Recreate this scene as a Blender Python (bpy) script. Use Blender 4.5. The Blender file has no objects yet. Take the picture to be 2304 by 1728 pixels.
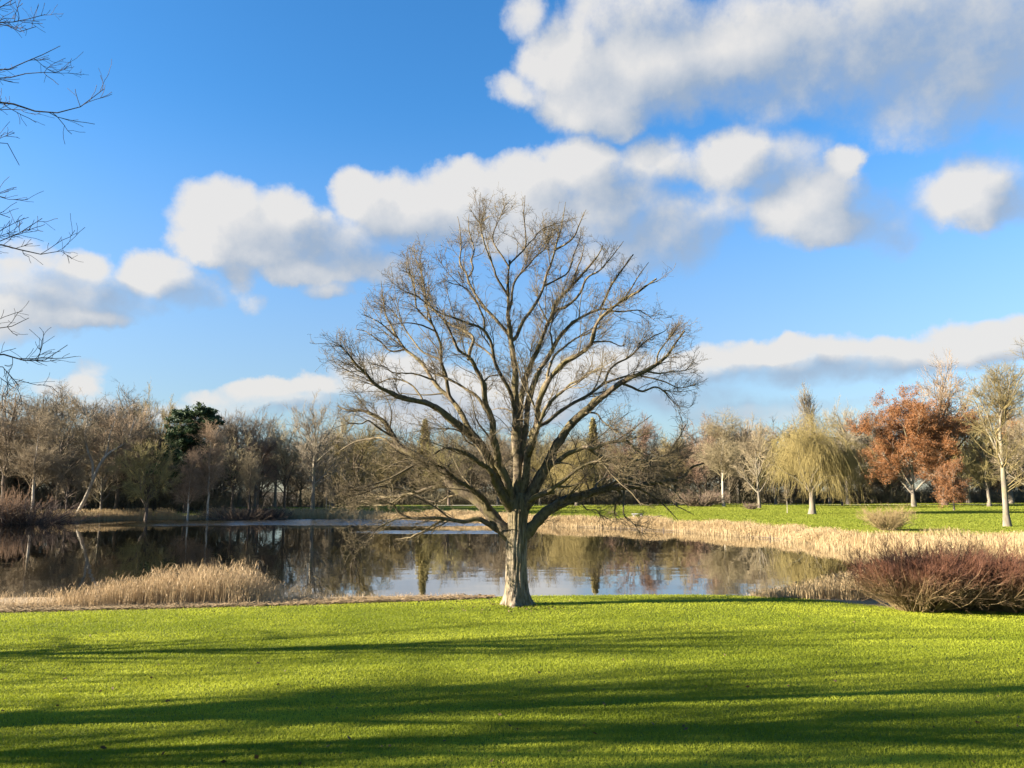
import bpy, math
import numpy as np
from mathutils import Vector, Matrix

RAD = math.radians
# ------------------------------------------------------------------ camera, sky, sun, exposure
EYE, F, PITCH = 4.2, 1731.0, RAD(7.96)          # eye height over the water, focal length and pitch
SUN_AZ, SUN_EL = RAD(10.0), RAD(17.5)           # light travels to the right and slightly away
SC = bpy.context.scene
COL = SC.collection
CP, SP = math.cos(PITCH), math.sin(PITCH)


def ray(px, py):
    u, v = (px - 1152) / F, (864 - py) / F
    return np.array([u, CP - SP * v, SP + CP * v])


def at(px, py, Y):
    d = ray(px, py)
    return np.array([0, 0, EYE]) + d * (Y / d[1])


cam = bpy.data.cameras.new('camera')
cam.sensor_width = 36.0
cam.lens = F / 2304 * 36.0
cam.clip_start, cam.clip_end = 0.1, 9000
camo = bpy.data.objects.new('camera', cam)
camo.location = (0, 0, EYE)
camo.rotation_euler = (RAD(90) + PITCH, 0, 0)
COL.objects.link(camo)
SC.camera = camo
SC.view_settings.view_transform = 'Standard'
SC.view_settings.look = 'None'
SC.view_settings.gamma = 1.0
SC.view_settings.exposure = 2.5
SC.render.resolution_x, SC.render.resolution_y = 1024, 768
SC.cycles.max_bounces = 6
SC.cycles.diffuse_bounces = 3
SC.cycles.glossy_bounces = 3
SC.cycles.transmission_bounces = 3
SC.cycles.transparent_max_bounces = 8

sun = bpy.data.lights.new('sun', 'SUN')
sun.energy = 5.0
sun.angle = RAD(0.5)
sun.color = (1.0, 0.89, 0.74)
suno = bpy.data.objects.new('sun', sun)
ldir = Vector((math.cos(SUN_AZ) * math.cos(SUN_EL), math.sin(SUN_AZ) * math.cos(SUN_EL), -math.sin(SUN_EL)))
suno.rotation_euler = ldir.to_track_quat('-Z', 'Y').to_euler()
suno.location = (-60, -10, 40)
COL.objects.link(suno)


class NT:
    """small helper for building node trees"""
    def __init__(s, tree):
        s.t = tree

    def n(s, kind, **kw):
        nd = s.t.nodes.new(kind)
        ins = kw.pop('i', {})
        for k, v in kw.items():
            setattr(nd, k, v)
        for k, v in ins.items():
            if isinstance(v, bpy.types.NodeSocket):
                s.t.links.new(v, nd.inputs[k])
            else:
                nd.inputs[k].default_value = v
        return nd

    def m(s, op, a, b=0.0, c=0.0, clamp=False):
        return s.n('ShaderNodeMath', operation=op, use_clamp=clamp, i={0: a, 1: b, 2: c}).outputs[0]

    def v(s, op, a, b=(0, 0, 0)):
        nd = s.n('ShaderNodeVectorMath', operation=op, i={0: a, 1: b})
        return nd.outputs['Value'] if op in ('DOT_PRODUCT', 'LENGTH') else nd.outputs[0]

    def mix(s, f, a, b):
        nd = s.n('ShaderNodeMix', data_type='RGBA', i={0: f})
        for k, x in ((6, a), (7, b)):
            if isinstance(x, bpy.types.NodeSocket):
                s.t.links.new(x, nd.inputs[k])
            else:
                nd.inputs[k].default_value = (*x, 1) if len(x) == 3 else x
        return nd.outputs[2]

    def step(s, x, lo, hi, a=0.0, b=1.0):
        return s.n('ShaderNodeMapRange', interpolation_type='SMOOTHSTEP', i={0: x, 1: lo, 2: hi, 3: a, 4: b}).outputs[0]

    def noise(s, vec, scale, detail=4.0, rough=0.55):
        return s.n('ShaderNodeTexNoise', i={'Vector': vec, 'Scale': scale, 'Detail': detail, 'Roughness': rough})


# ---- sky: Nishita air with procedural clouds, all in direction space
def CR(x, y, rx, ry, *r): return (1000 + x / 1.6963, y / 1.6963, rx / 1.6963, ry / 1.6963, *r)
def CL(x, y, rx, ry, *r): return (x / 1.6963, 300 + y / 1.6963, rx / 1.6963, ry / 1.6963, *r)


CLOUDS = [  # centre, half width, half height, density
    CR(470, 230, 200, 160, 1), CR(600, 380, 290, 135, 1), CR(800, 250, 370, 190, 1), CR(720, 90, 330, 130, .7),
    CR(1200, 170, 400, 190, .95), CR(1600, 150, 430, 230, .9), CR(2000, 200, 420, 270, .9), CR(1950, 390, 360, 130, .55),
    CR(300, 60, 100, 80, .5), CR(270, 350, 100, 70, .55), CR(1350, 340, 300, 120, .5), CR(2350, 180, 300, 260, .9),
    CR(60, 720, 160, 120, 1), CR(300, 710, 190, 110, 1), CR(520, 650, 210, 125, 1), CR(620, 790, 270, 150, .9),
    CR(860, 890, 210, 150, .85), CR(700, 950, 300, 100, .8), CR(770, 620, 200, 90, .6),
    CR(1090, 610, 190, 130, 1), CR(1270, 640, 220, 130, .6), CR(1370, 770, 230, 150, 1), CR(1530, 630, 70, 65, .9),
    CR(1500, 860, 160, 85, .95), CR(1690, 850, 140, 105, .5), CR(1050, 790, 140, 80, .5),
    CL(850, 330, 190, 140, 1), CL(780, 420, 140, 75, 1), CL(1080, 330, 130, 125, 1), CL(1010, 400, 240, 105, 1),
    CL(1260, 400, 250, 130, .9), CL(1390, 230, 135, 105, 1), CL(1560, 300, 240, 150, 1), CL(1760, 240, 180, 125, 1),
    CL(1950, 300, 270, 180, 1), CL(1370, 500, 320, 80, .85), CL(1150, 520, 190, 55, .8), CL(1240, 590, 90, 35, .45),
    CL(910, 520, 60, 70, .35), CL(980, 640, 50, 35, .25),
    CL(60, 545, 165, 80, .9), CL(300, 520, 120, 80, .9), CL(220, 610, 330, 95, .9), CL(280, 690, 200, 50, .8),
    CL(600, 545, 135, 95, .95), CL(710, 595, 130, 65, .5), CL(30, 680, 220, 90, .6), CL(90, 450, 90, 50, .4),
    CR(1990, 740, 165, 115, .95), CR(2070, 800, 85, 80, .85), CR(2180, 770, 100, 75, .5),
    (1775, 792, 75, 38, 1), (1735, 805, 140, 40, .95), (1900, 805, 140, 45, .8), (1985, 792, 75, 36, .9),
    (2145, 778, 75, 55, 1), (2240, 770, 100, 50, 1), (2050, 805, 140, 42, .85), (1820, 840, 280, 34, .6),
    (1605, 825, 130, 45, .85), (1560, 805, 60, 25, .7),
    (560, 882, 74, 27, 1), (608, 873, 50, 23, 1), (705, 873, 90, 27, .8), (478, 895, 60, 20, .8), (620, 900, 180, 26, .6),
    (197, 866, 42, 26, .7), (212, 835, 26, 24, .3), (120, 872, 40, 16, .45),
    (880, 850, 130, 52, .9), (1000, 880, 180, 52, .85), (1170, 905, 220, 60, .8), (1360, 840, 180, 60, .7),
    (1520, 895, 150, 36, .5), (1700, 925, 220, 28, .5), (1000, 930, 260, 40, .6), (350, 920, 200, 24, .35),
]
GREY = [  # parts of the clouds that lie in their own shade
    CR(1150, 330, 500, 110, .5), CR(1750, 240, 520, 230, .75), CR(2200, 300, 350, 320, .9), CR(1000, 50, 700, 90, .35),
    CR(860, 920, 330, 150, 1.), CR(700, 800, 260, 150, .4), CR(1680, 840, 150, 160, .8), CR(1270, 660, 180, 90, .5),
    CL(1260, 430, 270, 95, .75), CL(1560, 440, 320, 90, .5), CL(1700, 520, 300, 70, .5), CL(250, 600, 330, 70, 1.), CL(720, 600, 110, 90, .7),
    CR(2200, 790, 90, 110, .8), (1900, 815, 150, 36, .7), (1850, 850, 320, 32, 1.), (1990, 820, 100, 30, .6), (640, 902, 220, 24, .8),
    (1560, 900, 320, 70, .9), (1620, 845, 120, 24, .7),
]


def ang(px, py):
    d = ray(px, py)
    return math.atan2(d[0], d[1]), math.asin(d[2] / np.linalg.norm(d))


def blob_field(name, blobs, warp, grow_=1.0):
    g = bpy.data.node_groups.new(name, 'ShaderNodeTree')
    g.interface.new_socket('P', in_out='INPUT', socket_type='NodeSocketVector')
    g.interface.new_socket('D', in_out='OUTPUT', socket_type='NodeSocketFloat')
    t = NT(g)
    p = t.n('NodeGroupInput').outputs[0]
    if warp:
        w1 = t.v('SUBTRACT', t.noise(p, 9.0, 2.0, .5).outputs['Color'], (.5, .5, .5))
        w2 = t.v('SUBTRACT', t.noise(p, 38.0, 4.0, .6).outputs['Color'], (.5, .5, .5))
        p = t.v('ADD', p, t.v('ADD', t.v('MULTIPLY', w1, (.060, .034, 0)), t.v('MULTIPLY', w2, (.026, .022, 0))))
    acc = None
    for (px, py, rx, ry, s) in blobs:
        a, e = ang(px, py)
        q = t.v('MULTIPLY', t.v('SUBTRACT', p, (a, e, 0)), (F / (grow_ * rx), F / (grow_ * ry), 0))
        d = t.m('MULTIPLY_ADD', t.v('DOT_PRODUCT', q, q), -s, s)
        acc = d if acc is None else t.m('SMOOTH_MAX', acc, d, .35)
    o = t.n('NodeGroupOutput')
    g.links.new(acc, o.inputs[0])
    return g


def build_world():
    w = bpy.data.worlds.new('World')
    SC.world = w
    w.use_nodes = True
    w.node_tree.nodes.clear()
    w.cycles.sampling_method = 'MANUAL'
    w.cycles.sample_map_resolution = 512
    t = NT(w.node_tree)
    sky = t.n('ShaderNodeTexSky', sky_type='NISHITA', sun_disc=False)
    sky.sun_elevation = SUN_EL
    # azimuth of the sun as seen from the camera: straight left and slightly behind
    sky.sun_rotation = math.atan2(-ldir.x, -ldir.y)
    sky.altitude = 0
    sky.air_density, sky.dust_density, sky.ozone_density = 1.0, 0.25, 4.0
    skyc = t.n('ShaderNodeHueSaturation', i={'Color': sky.outputs[0]})
    gen = t.n('ShaderNodeTexCoord').outputs['Generated']
    nrm = t.v('NORMALIZE', gen)
    sx = t.n('ShaderNodeSeparateXYZ', i={0: nrm})
    az = t.m('ARCTAN2', sx.outputs[0], sx.outputs[1])
    el = t.m('ARCSINE', sx.outputs[2])
    p = t.n('ShaderNodeCombineXYZ', i={0: az, 1: el}).outputs[0]
    w.node_tree.links.new(t.step(el, -.02, .42, *SKY_VAL), skyc.inputs['Value'])
    w.node_tree.links.new(t.step(el, .02, .50, *SKY_SAT), skyc.inputs['Saturation'])
    skyc = skyc.outputs[0]
    fg = blob_field('cloud_shapes', CLOUDS, True, 1.04)
    gg = blob_field('cloud_shade', GREY, False)

    def field(vec):
        nd = t.n('ShaderNodeGroup', node_tree=fg, i={0: vec})
        return nd.outputs[0]
    fine = t.m('SUBTRACT', t.noise(p, 24.0, 9.0, .62).outputs[0], .5)
    big = t.m('SUBTRACT', t.noise(p, 6.0, 3.0, .5).outputs[0], .5)
    d0 = field(p)
    d1 = field(t.v('ADD', p, (-.038, .030, 0)))
    dn = t.m('ADD', d0, t.m('ADD', t.m('MULTIPLY', fine, .9), t.m('MULTIPLY', big, .4)))
    gnd = t.n('ShaderNodeGroup', node_tree=gg, i={0: t.v('ADD', p, t.v('MULTIPLY', t.v('SUBTRACT', t.noise(p, 11.0, 4.0).outputs['Color'], (.5, .5, .5)), (.06, .04, 0)))}).outputs[0]
    grey = t.step(gnd, -.35, .8)
    alpha = t.m('POWER', t.step(dn, -.14, t.m('MULTIPLY_ADD', grey, .55, .56)), .85)
    light = t.m('ADD', t.m('MULTIPLY', t.m('SUBTRACT', d0, d1), .85), t.m('MULTIPLY', fine, .85))
    light = t.m('ADD', light, t.m('MULTIPLY_ADD', grey, -.56, .62))
    light = t.m('MAXIMUM', t.m('MINIMUM', light, 1.0), 0.0)
    cc = t.mix(light, CLOUD_DARK, CLOUD_LIT)
    out = t.mix(t.m('MULTIPLY', alpha, .96), skyc, cc)
    bg = t.n('ShaderNodeBackground', i={'Color': out, 'Strength': 0.05})
    o = t.n('ShaderNodeOutputWorld')
    w.node_tree.links.new(bg.outputs[0], o.inputs[0])


SKY_SAT, SKY_VAL = (.88, 1.20), (.53, 1.04)
CLOUD_DARK, CLOUD_LIT = (1.30, 1.62, 2.08), (2.92, 2.87, 2.80)
build_world()

# ------------------------------------------------------------------ helpers: meshes, tags, materials


def mesh(name, verts, faces, smooth=False, attrs=None):
    """faces: list of int arrays, each (N, k)"""
    me = bpy.data.meshes.new(name)
    verts = np.ascontiguousarray(verts, dtype=np.float32)
    me.vertices.add(len(verts))
    me.vertices.foreach_set('co', verts.ravel())
    if not isinstance(faces, list):
        faces = [faces]
    loops = np.concatenate([f.ravel() for f in faces]).astype(np.int32)
    tot = np.concatenate([np.full(len(f), f.shape[1], np.int32) for f in faces])
    start = np.concatenate([[0], np.cumsum(tot)[:-1]]).astype(np.int32)
    me.loops.add(len(loops))
    me.loops.foreach_set('vertex_index', loops)
    me.polygons.add(len(tot))
    me.polygons.foreach_set('loop_start', start)
    me.polygons.foreach_set('loop_total', tot)
    if smooth:
        me.polygons.foreach_set('use_smooth', np.ones(len(tot), bool))
    for k, a in (attrs or {}).items():
        a = np.ascontiguousarray(a, dtype=np.float32)
        if a.ndim == 1:
            at_ = me.attributes.new(k, 'FLOAT', 'POINT')
            at_.data.foreach_set('value', a)
        else:
            at_ = me.attributes.new(k, 'FLOAT_COLOR', 'POINT')
            at_.data.foreach_set('color', a.ravel())
    me.update(calc_edges=True)
    return me


def obj(name, me, mat=None, parent=None):
    if mat and not me.materials:
        me.materials.append(mat)
    o = bpy.data.objects.new(name, me)
    COL.objects.link(o)
    o.parent = parent
    return o


def tag(o, label, cat, group=None, kind=None):
    if label: o['label'] = label
    if cat: o['category'] = cat
    if group: o['group'] = group
    if kind: o['kind'] = kind
    return o


def empty(name, loc):
    o = bpy.data.objects.new(name, None)
    o.location = loc
    o.empty_display_size = .3
    COL.objects.link(o)
    return o


def unit(a):
    return a / np.maximum(np.linalg.norm(a, axis=-1, keepdims=True), 1e-9)


def tubes(P, R, k):
    """smooth tubes along polylines P (B,n,3) with radii R (B,n)"""
    B, n, _ = P.shape
    T = np.empty_like(P)
    T[:, 1:-1] = P[:, 2:] - P[:, :-2]
    T[:, 0] = P[:, 1] - P[:, 0]
    T[:, -1] = P[:, -1] - P[:, -2]
    T = unit(T)
    mean = np.abs(unit(P[:, -1] - P[:, 0]))
    ref = np.eye(3)[np.argmin(mean, axis=1)][:, None, :]
    U = unit(np.cross(T, np.broadcast_to(ref, T.shape)))
    V = np.cross(T, U)
    a = np.arange(k) * 2 * math.pi / k
    ring = P[:, :, None] + R[:, :, None, None] * (np.cos(a)[None, None, :, None] * U[:, :, None] + np.sin(a)[None, None, :, None] * V[:, :, None])
    idx = np.arange(B * n * k).reshape(B, n, k)
    q = np.stack([idx[:, :-1], np.roll(idx[:, :-1], -1, 2), np.roll(idx[:, 1:], -1, 2), idx[:, 1:]], -1)
    return ring.reshape(-1, 3), q.reshape(-1, 4)


def segs(P, R, k=3):
    """each piece of each polyline as a thin k-sided prism"""
    P0, P1 = P[:, :-1].reshape(-1, 3), P[:, 1:].reshape(-1, 3)
    R0, R1 = R[:, :-1].ravel(), R[:, 1:].ravel()
    return tubes(np.stack([P0, P1], 1), np.stack([R0, R1], 1), k)


def strips(rng, P, R):
    """thin twigs far away: one flat strip per piece, turned at random"""
    P0, P1 = P[:, :-1].reshape(-1, 3), P[:, 1:].reshape(-1, 3)
    u = unit(np.cross(P1 - P0, rng.standard_normal(P0.shape)))
    a, b = u * R[:, :-1].reshape(-1, 1), u * R[:, 1:].reshape(-1, 1)
    V = np.stack([P0 - a, P0 + a, P1 + b, P1 - b], 1).reshape(-1, 3)
    return V, (np.arange(len(P0)) * 4)[:, None] + np.array([[0, 1, 2, 3]])


def join(*parts):
    V, Q, off = [], [], 0
    for v, q in parts:
        V.append(v)
        Q.append(q + off)
        off += len(v)
    return np.concatenate(V), np.concatenate(Q)


def grow(rng, P, R, m, t0, t1, ang, L, taper, nseg, wob, trop=(0, 0, 0), rr=.012, rtip=.004, bias=(0, 0, 0), out=0., ctr=None, rmax=.75, lw=1.0, outflat=1.0):
    """m side shoots on the branches P; ang=(mean,sd) degrees; L=(mean,sd of log); taper=share of L left at the tip"""
    B, n, _ = P.shape
    sl = np.linalg.norm(P[:, 1:] - P[:, :-1], axis=2)
    ln = sl.sum(1)
    w = ln ** lw
    b = rng.choice(B, m, p=w / w.sum())
    t = t0 + (t1 - t0) * rng.random(m)
    f = t * (n - 1)
    i = np.minimum(f.astype(int), n - 2)
    fr = (f - i)[:, None]
    pos = P[b, i] * (1 - fr) + P[b, i + 1] * fr
    tan = unit(P[b, i + 1] - P[b, i])
    rp = R[b, i] * (1 - fr[:, 0]) + R[b, i + 1] * fr[:, 0]
    a = np.radians(ang[0] + ang[1] * rng.standard_normal(m))[:, None]
    side = unit(np.cross(tan, rng.standard_normal((m, 3))))
    d = np.cos(a) * tan + np.sin(a) * side + np.array(bias)
    if out:
        d = d + out * unit((pos - np.array(ctr)) * np.array([1, 1, outflat]))
    d = unit(d)
    length = L[0] * (1 - (1 - taper) * t) * np.exp(L[1] * rng.standard_normal(m))
    pts = [pos]
    st = (length / nseg)[:, None]
    tr = np.array(trop)
    for s in range(nseg):
        pts.append(pts[-1] + d * st)
        d = unit(d + wob * rng.standard_normal((m, 3)) + tr)
    Pn = np.stack(pts, 1)
    r0 = np.minimum(rp * rmax, np.maximum(rr * length, rtip * 1.2))
    u = np.linspace(0, 1, nseg + 1)[None]
    Rn = r0[:, None] * (1 - u) + np.minimum(rtip, r0)[:, None] * u
    return Pn, Rn


def resample(pts, n):
    """Catmull-Rom through the points, n samples evenly by length"""
    p = np.asarray(pts, float)
    q = np.vstack([2 * p[0] - p[1], p, 2 * p[-1] - p[-2]])
    out = []
    for i in range(1, len(q) - 2):
        for t in np.linspace(0, 1, 12, endpoint=False):
            a, b, c, d = q[i - 1], q[i], q[i + 1], q[i + 2]
            out.append(.5 * (2 * b + (c - a) * t + (2 * a - 5 * b + 4 * c - d) * t * t + (3 * b - a - 3 * c + d) * t ** 3))
    out.append(p[-1])
    out = np.array(out)
    s = np.concatenate([[0], np.cumsum(np.linalg.norm(np.diff(out[:, :2], axis=0), axis=1))])
    u = np.linspace(0, s[-1], n)
    return np.stack([np.interp(u, s, out[:, k]) for k in range(out.shape[1])], 1)


_nr = np.random.default_rng(77).random((256, 256))


def vnoise(x, y):
    xi, yi = np.floor(x).astype(int), np.floor(y).astype(int)
    fx, fy = x - xi, y - yi
    fx, fy = fx * fx * (3 - 2 * fx), fy * fy * (3 - 2 * fy)
    g = lambda a, b: _nr[a % 256, b % 256]
    return (g(xi, yi) * (1 - fx) + g(xi + 1, yi) * fx) * (1 - fy) + (g(xi, yi + 1) * (1 - fx) + g(xi + 1, yi + 1) * fx) * fy


def fbm(x, y, o=4):
    return sum(vnoise(x * 2 ** k + 17 * k, y * 2 ** k + 31 * k) * .5 ** (k + 1) for k in range(o))


def sstep(a, b, x):
    t = np.clip((x - a) / (b - a), 0, 1)
    return t * t * (3 - 2 * t)


# ---- materials
def new_mat(name):
    m = bpy.data.materials.new(name)
    m.use_nodes = True
    m.node_tree.nodes.clear()
    return m, NT(m.node_tree)


def finish(m, t, shader):
    o = t.n('ShaderNodeOutputMaterial')
    m.node_tree.links.new(shader, o.inputs[0])
    return m


def bark(name, c1, c2, scale=6.0, moss=None, bump=.4, stretch=.18, mossamt=.5, upper=None):
    m, t = new_mat(name)
    co = t.n('ShaderNodeTexCoord').outputs['Object']
    st = t.v('MULTIPLY', co, (1, 1, stretch))
    n1 = t.noise(st, scale, 6.0, .65)
    n2 = t.noise(co, scale * .23, 3.0)
    f = t.step(n1.outputs[0], .3, .7)
    c = t.mix(f, c1, c2)
    if moss:
        c = t.mix(t.m('MULTIPLY', t.step(n2.outputs[0], .42, .62), mossamt), c, moss)
    if upper:                                                       # higher up the bark is mossy, and shade from the limbs is painted in
        z = t.n('ShaderNodeSeparateXYZ', i={0: co}).outputs[2]
        zz = t.m('ADD', z, t.m('MULTIPLY', n2.outputs[0], 1.2))
        c = t.mix(t.step(zz, upper[0], upper[1]), c, t.mix(f, upper[2], upper[3]))
    rnd = t.n('ShaderNodeObjectInfo').outputs['Random']
    c = t.n('ShaderNodeHueSaturation', i={'Value': t.m('MULTIPLY_ADD', rnd, .3, .85), 'Color': c}).outputs[0]
    bp = t.n('ShaderNodeBump', i={'Strength': bump, 'Distance': .04, 'Height': n1.outputs[0]})
    b = t.n('ShaderNodeBsdfPrincipled', i={'Base Color': c, 'Roughness': .9, 'Normal': bp.outputs[0]})
    b.inputs['Specular IOR Level'].default_value = .15
    return finish(m, t, b.outputs[0])


def twigs(name, c1, c2, scale=.6):
    m, t = new_mat(name)
    co = t.n('ShaderNodeTexCoord').outputs['Object']
    n1 = t.noise(co, scale, 3.0)
    n2 = t.noise(co, scale * 9, 2.0)
    c = t.mix(t.step(t.m('ADD', t.m('MULTIPLY', n1.outputs[0], .6), t.m('MULTIPLY', n2.outputs[0], .4)), .35, .65), c1, c2)
    rnd = t.n('ShaderNodeObjectInfo').outputs['Random']
    c = t.n('ShaderNodeHueSaturation', i={'Hue': t.m('MULTIPLY_ADD', rnd, .024, .488), 'Value': t.m('MULTIPLY_ADD', rnd, .35, .82), 'Color': c}).outputs[0]
    b = t.n('ShaderNodeBsdfPrincipled', i={'Base Color': c, 'Roughness': .8})
    b.inputs['Specular IOR Level'].default_value = .2
    return finish(m, t, b.outputs[0])


def leafy(name, c1, c2, trans=.35, scale=.8, rough=.7):
    """leaves, blades and stalks: colour by the 'tint' of each piece, some light passing through"""
    m, t = new_mat(name)
    co = t.n('ShaderNodeTexCoord').outputs['Object']
    tint = t.n('ShaderNodeAttribute', attribute_name='tint').outputs['Fac']
    n1 = t.noise(co, scale, 3.0)
    f = t.m('ADD', t.m('MULTIPLY', tint, .65), t.m('MULTIPLY', n1.outputs[0], .4), clamp=True)
    c = t.mix(f, c1, c2)
    a = t.n('ShaderNodeBsdfPrincipled', i={'Base Color': c, 'Roughness': rough})
    a.inputs['Specular IOR Level'].default_value = .2
    b = t.n('ShaderNodeBsdfTranslucent', i={'Color': c})
    return finish(m, t, t.n('ShaderNodeMixShader', i={0: trans, 1: a.outputs[0], 2: b.outputs[0]}).outputs[0])


M_OAK = bark('oak_bark', (.055, .04, .026), (.285, .235, .165), 11.0, (.13, .11, .04), .9, .16, .35, (2.7, 3.6, (.045, .034, .02), (.16, .13, .07)))
M_OAKLIMB = bark('oak_limb_bark', (.042, .031, .021), (.145, .115, .074), 9.0, (.11, .092, .034), .6, .5, .6)
M_OAKTWIG = twigs('oak_twigs', (.06, .044, .028), (.125, .095, .05), 1.1)
M_GREYBARK = bark('grey_bark', (.08, .068, .052), (.185, .155, .118), 2.5, (.14, .13, .06))
M_DARKBARK = bark('dark_bark', (.055, .043, .032), (.13, .10, .075), 2.5)
M_PALEBARK = bark('pale_bark', (.22, .19, .145), (.38, .34, .27), 3.0)
M_TW_BROWN = twigs('brown_twigs', (.15, .115, .068), (.25, .20, .118), .35)
M_TW_RED = twigs('reddish_twigs', (.155, .10, .064), (.24, .165, .108), .35)
M_TW_OLIVE = twigs('olive_twigs', (.14, .115, .045), (.25, .205, .082), .35)
M_TW_GREY = twigs('grey_twigs', (.115, .094, .066), (.205, .17, .118), .35)
M_TW_WOOD = twigs('wood_twigs', (.085, .071, .043), (.165, .137, .080), .12)
M_TW_DARK = twigs('near_twigs', (.035, .027, .02), (.07, .054, .04), .8)
M_RUSSET = leafy('russet_leaves', (.155, .064, .023), (.29, .135, .050), .3, .35)
M_WILLOW = leafy('willow_shoots', (.165, .128, .042), (.285, .225, .085), .2, .3)
M_PINE = leafy('pine_needles', (.018, .034, .014), (.045, .07, .025), .15, .5)
M_SPRUCE = leafy('spruce_needles', (.13, .11, .035), (.25, .20, .07), .15, .5)
M_REED = leafy('dry_reed', (.255, .175, .08), (.44, .335, .185), .3, .25)
M_REEDNEAR = leafy('dry_reed_near', (.23, .155, .075), (.48, .36, .21), .3, .6)
M_GRASS = leafy('lawn_grass', (.115, .155, .005), (.42, .44, .040), .45, .55)
M_FARGRASS = leafy('far_lawn_grass', (.12, .155, .012), (.26, .265, .035), .45, .10)

# ------------------------------------------------------------------ the setting: ground, water, path
LAKE = np.array([(-160, 22), (-90, 29.5), (-40, 30), (-16, 30.3), (-5, 30.6), (0, 30.9), (8, 31.3), (13, 32), (17, 34.5), (22, 41), (25, 48), (25, 56),
                 (24, 70), (16.5, 87), (4, 97), (-8, 111), (-16, 120), (-26, 123), (-40, 121.5), (-55, 119.5), (-64, 112.5), (-72, 104), (-82, 96), (-104, 84), (-160, 70)], float)


def lake_dist(x, y):
    """signed distance to the lake shore, positive on land"""
    sh = np.shape(x)
    p = np.stack([np.ravel(x), np.ravel(y)], 1)
    best = np.full(len(p), 1e9)
    inside = np.zeros(len(p), bool)
    for a, b in zip(LAKE, np.roll(LAKE, -1, 0)):
        ab = b - a
        tt = np.clip(((p - a) @ ab) / (ab @ ab), 0, 1)
        best = np.minimum(best, np.linalg.norm(p - a - tt[:, None] * ab, axis=1))
        c = (a[1] > p[:, 1]) != (b[1] > p[:, 1])
        with np.errstate(divide='ignore', invalid='ignore'):
            xc = (b[0] - a[0]) * (p[:, 1] - a[1]) / (b[1] - a[1]) + a[0]
        inside ^= c & (p[:, 0] < xc)
    return np.where(inside, -best, best).reshape(sh)


def ground(x, y, d=None):
    x, y = np.asarray(x, float), np.asarray(y, float)
    if d is None:
        d = lake_dist(x, y)
    near = EYE - (4.02 - 2.37 * np.exp(-np.maximum(y, -8) / 11.1))
    near = near - .16 * sstep(4, 16, x) * sstep(18, 27, y) - .05 * (fbm(x * .35, y * .35, 3) - .44)
    slope = .0055 + .0305 * sstep(-15, -40, x) * sstep(170, 140, y)
    far = .34 + slope * np.minimum(np.maximum(d, 0), 70 + 80 * (x > -15)) + .25 * (fbm(x * .04, y * .04, 3) - .44)
    w = sstep(33, 60, y)
    land = near * (1 - w) + far * w
    land = np.maximum(land, .12)
    shore = sstep(-.3, 1.3, d)
    return np.where(d < -.3, -.12 + np.maximum(.35 * (d + .3), -1.4), -.12 + (land + .12) * shore)


def wood_front(x, y):
    """distance at which the wood on the left bank begins"""
    return 130 + 32 * sstep(-.37, -.33, x / np.maximum(y, 1))


def lawn_edge(x):
    """where the mown grass of the near bank stops"""
    return np.interp(x, [-40, -16.2, -11, -6, -2.5, -1.2, 0, 8, 10.5, 14, 40], [22.4, 24.8, 25.9, 27.0, 28.1, 28.6, 29.6, 30.2, 29.7, 26.6, 25.0]) + .22 * (fbm(np.asarray(x) * 1.3, np.zeros_like(np.asarray(x)) + 3.3, 4) - .45)


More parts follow.
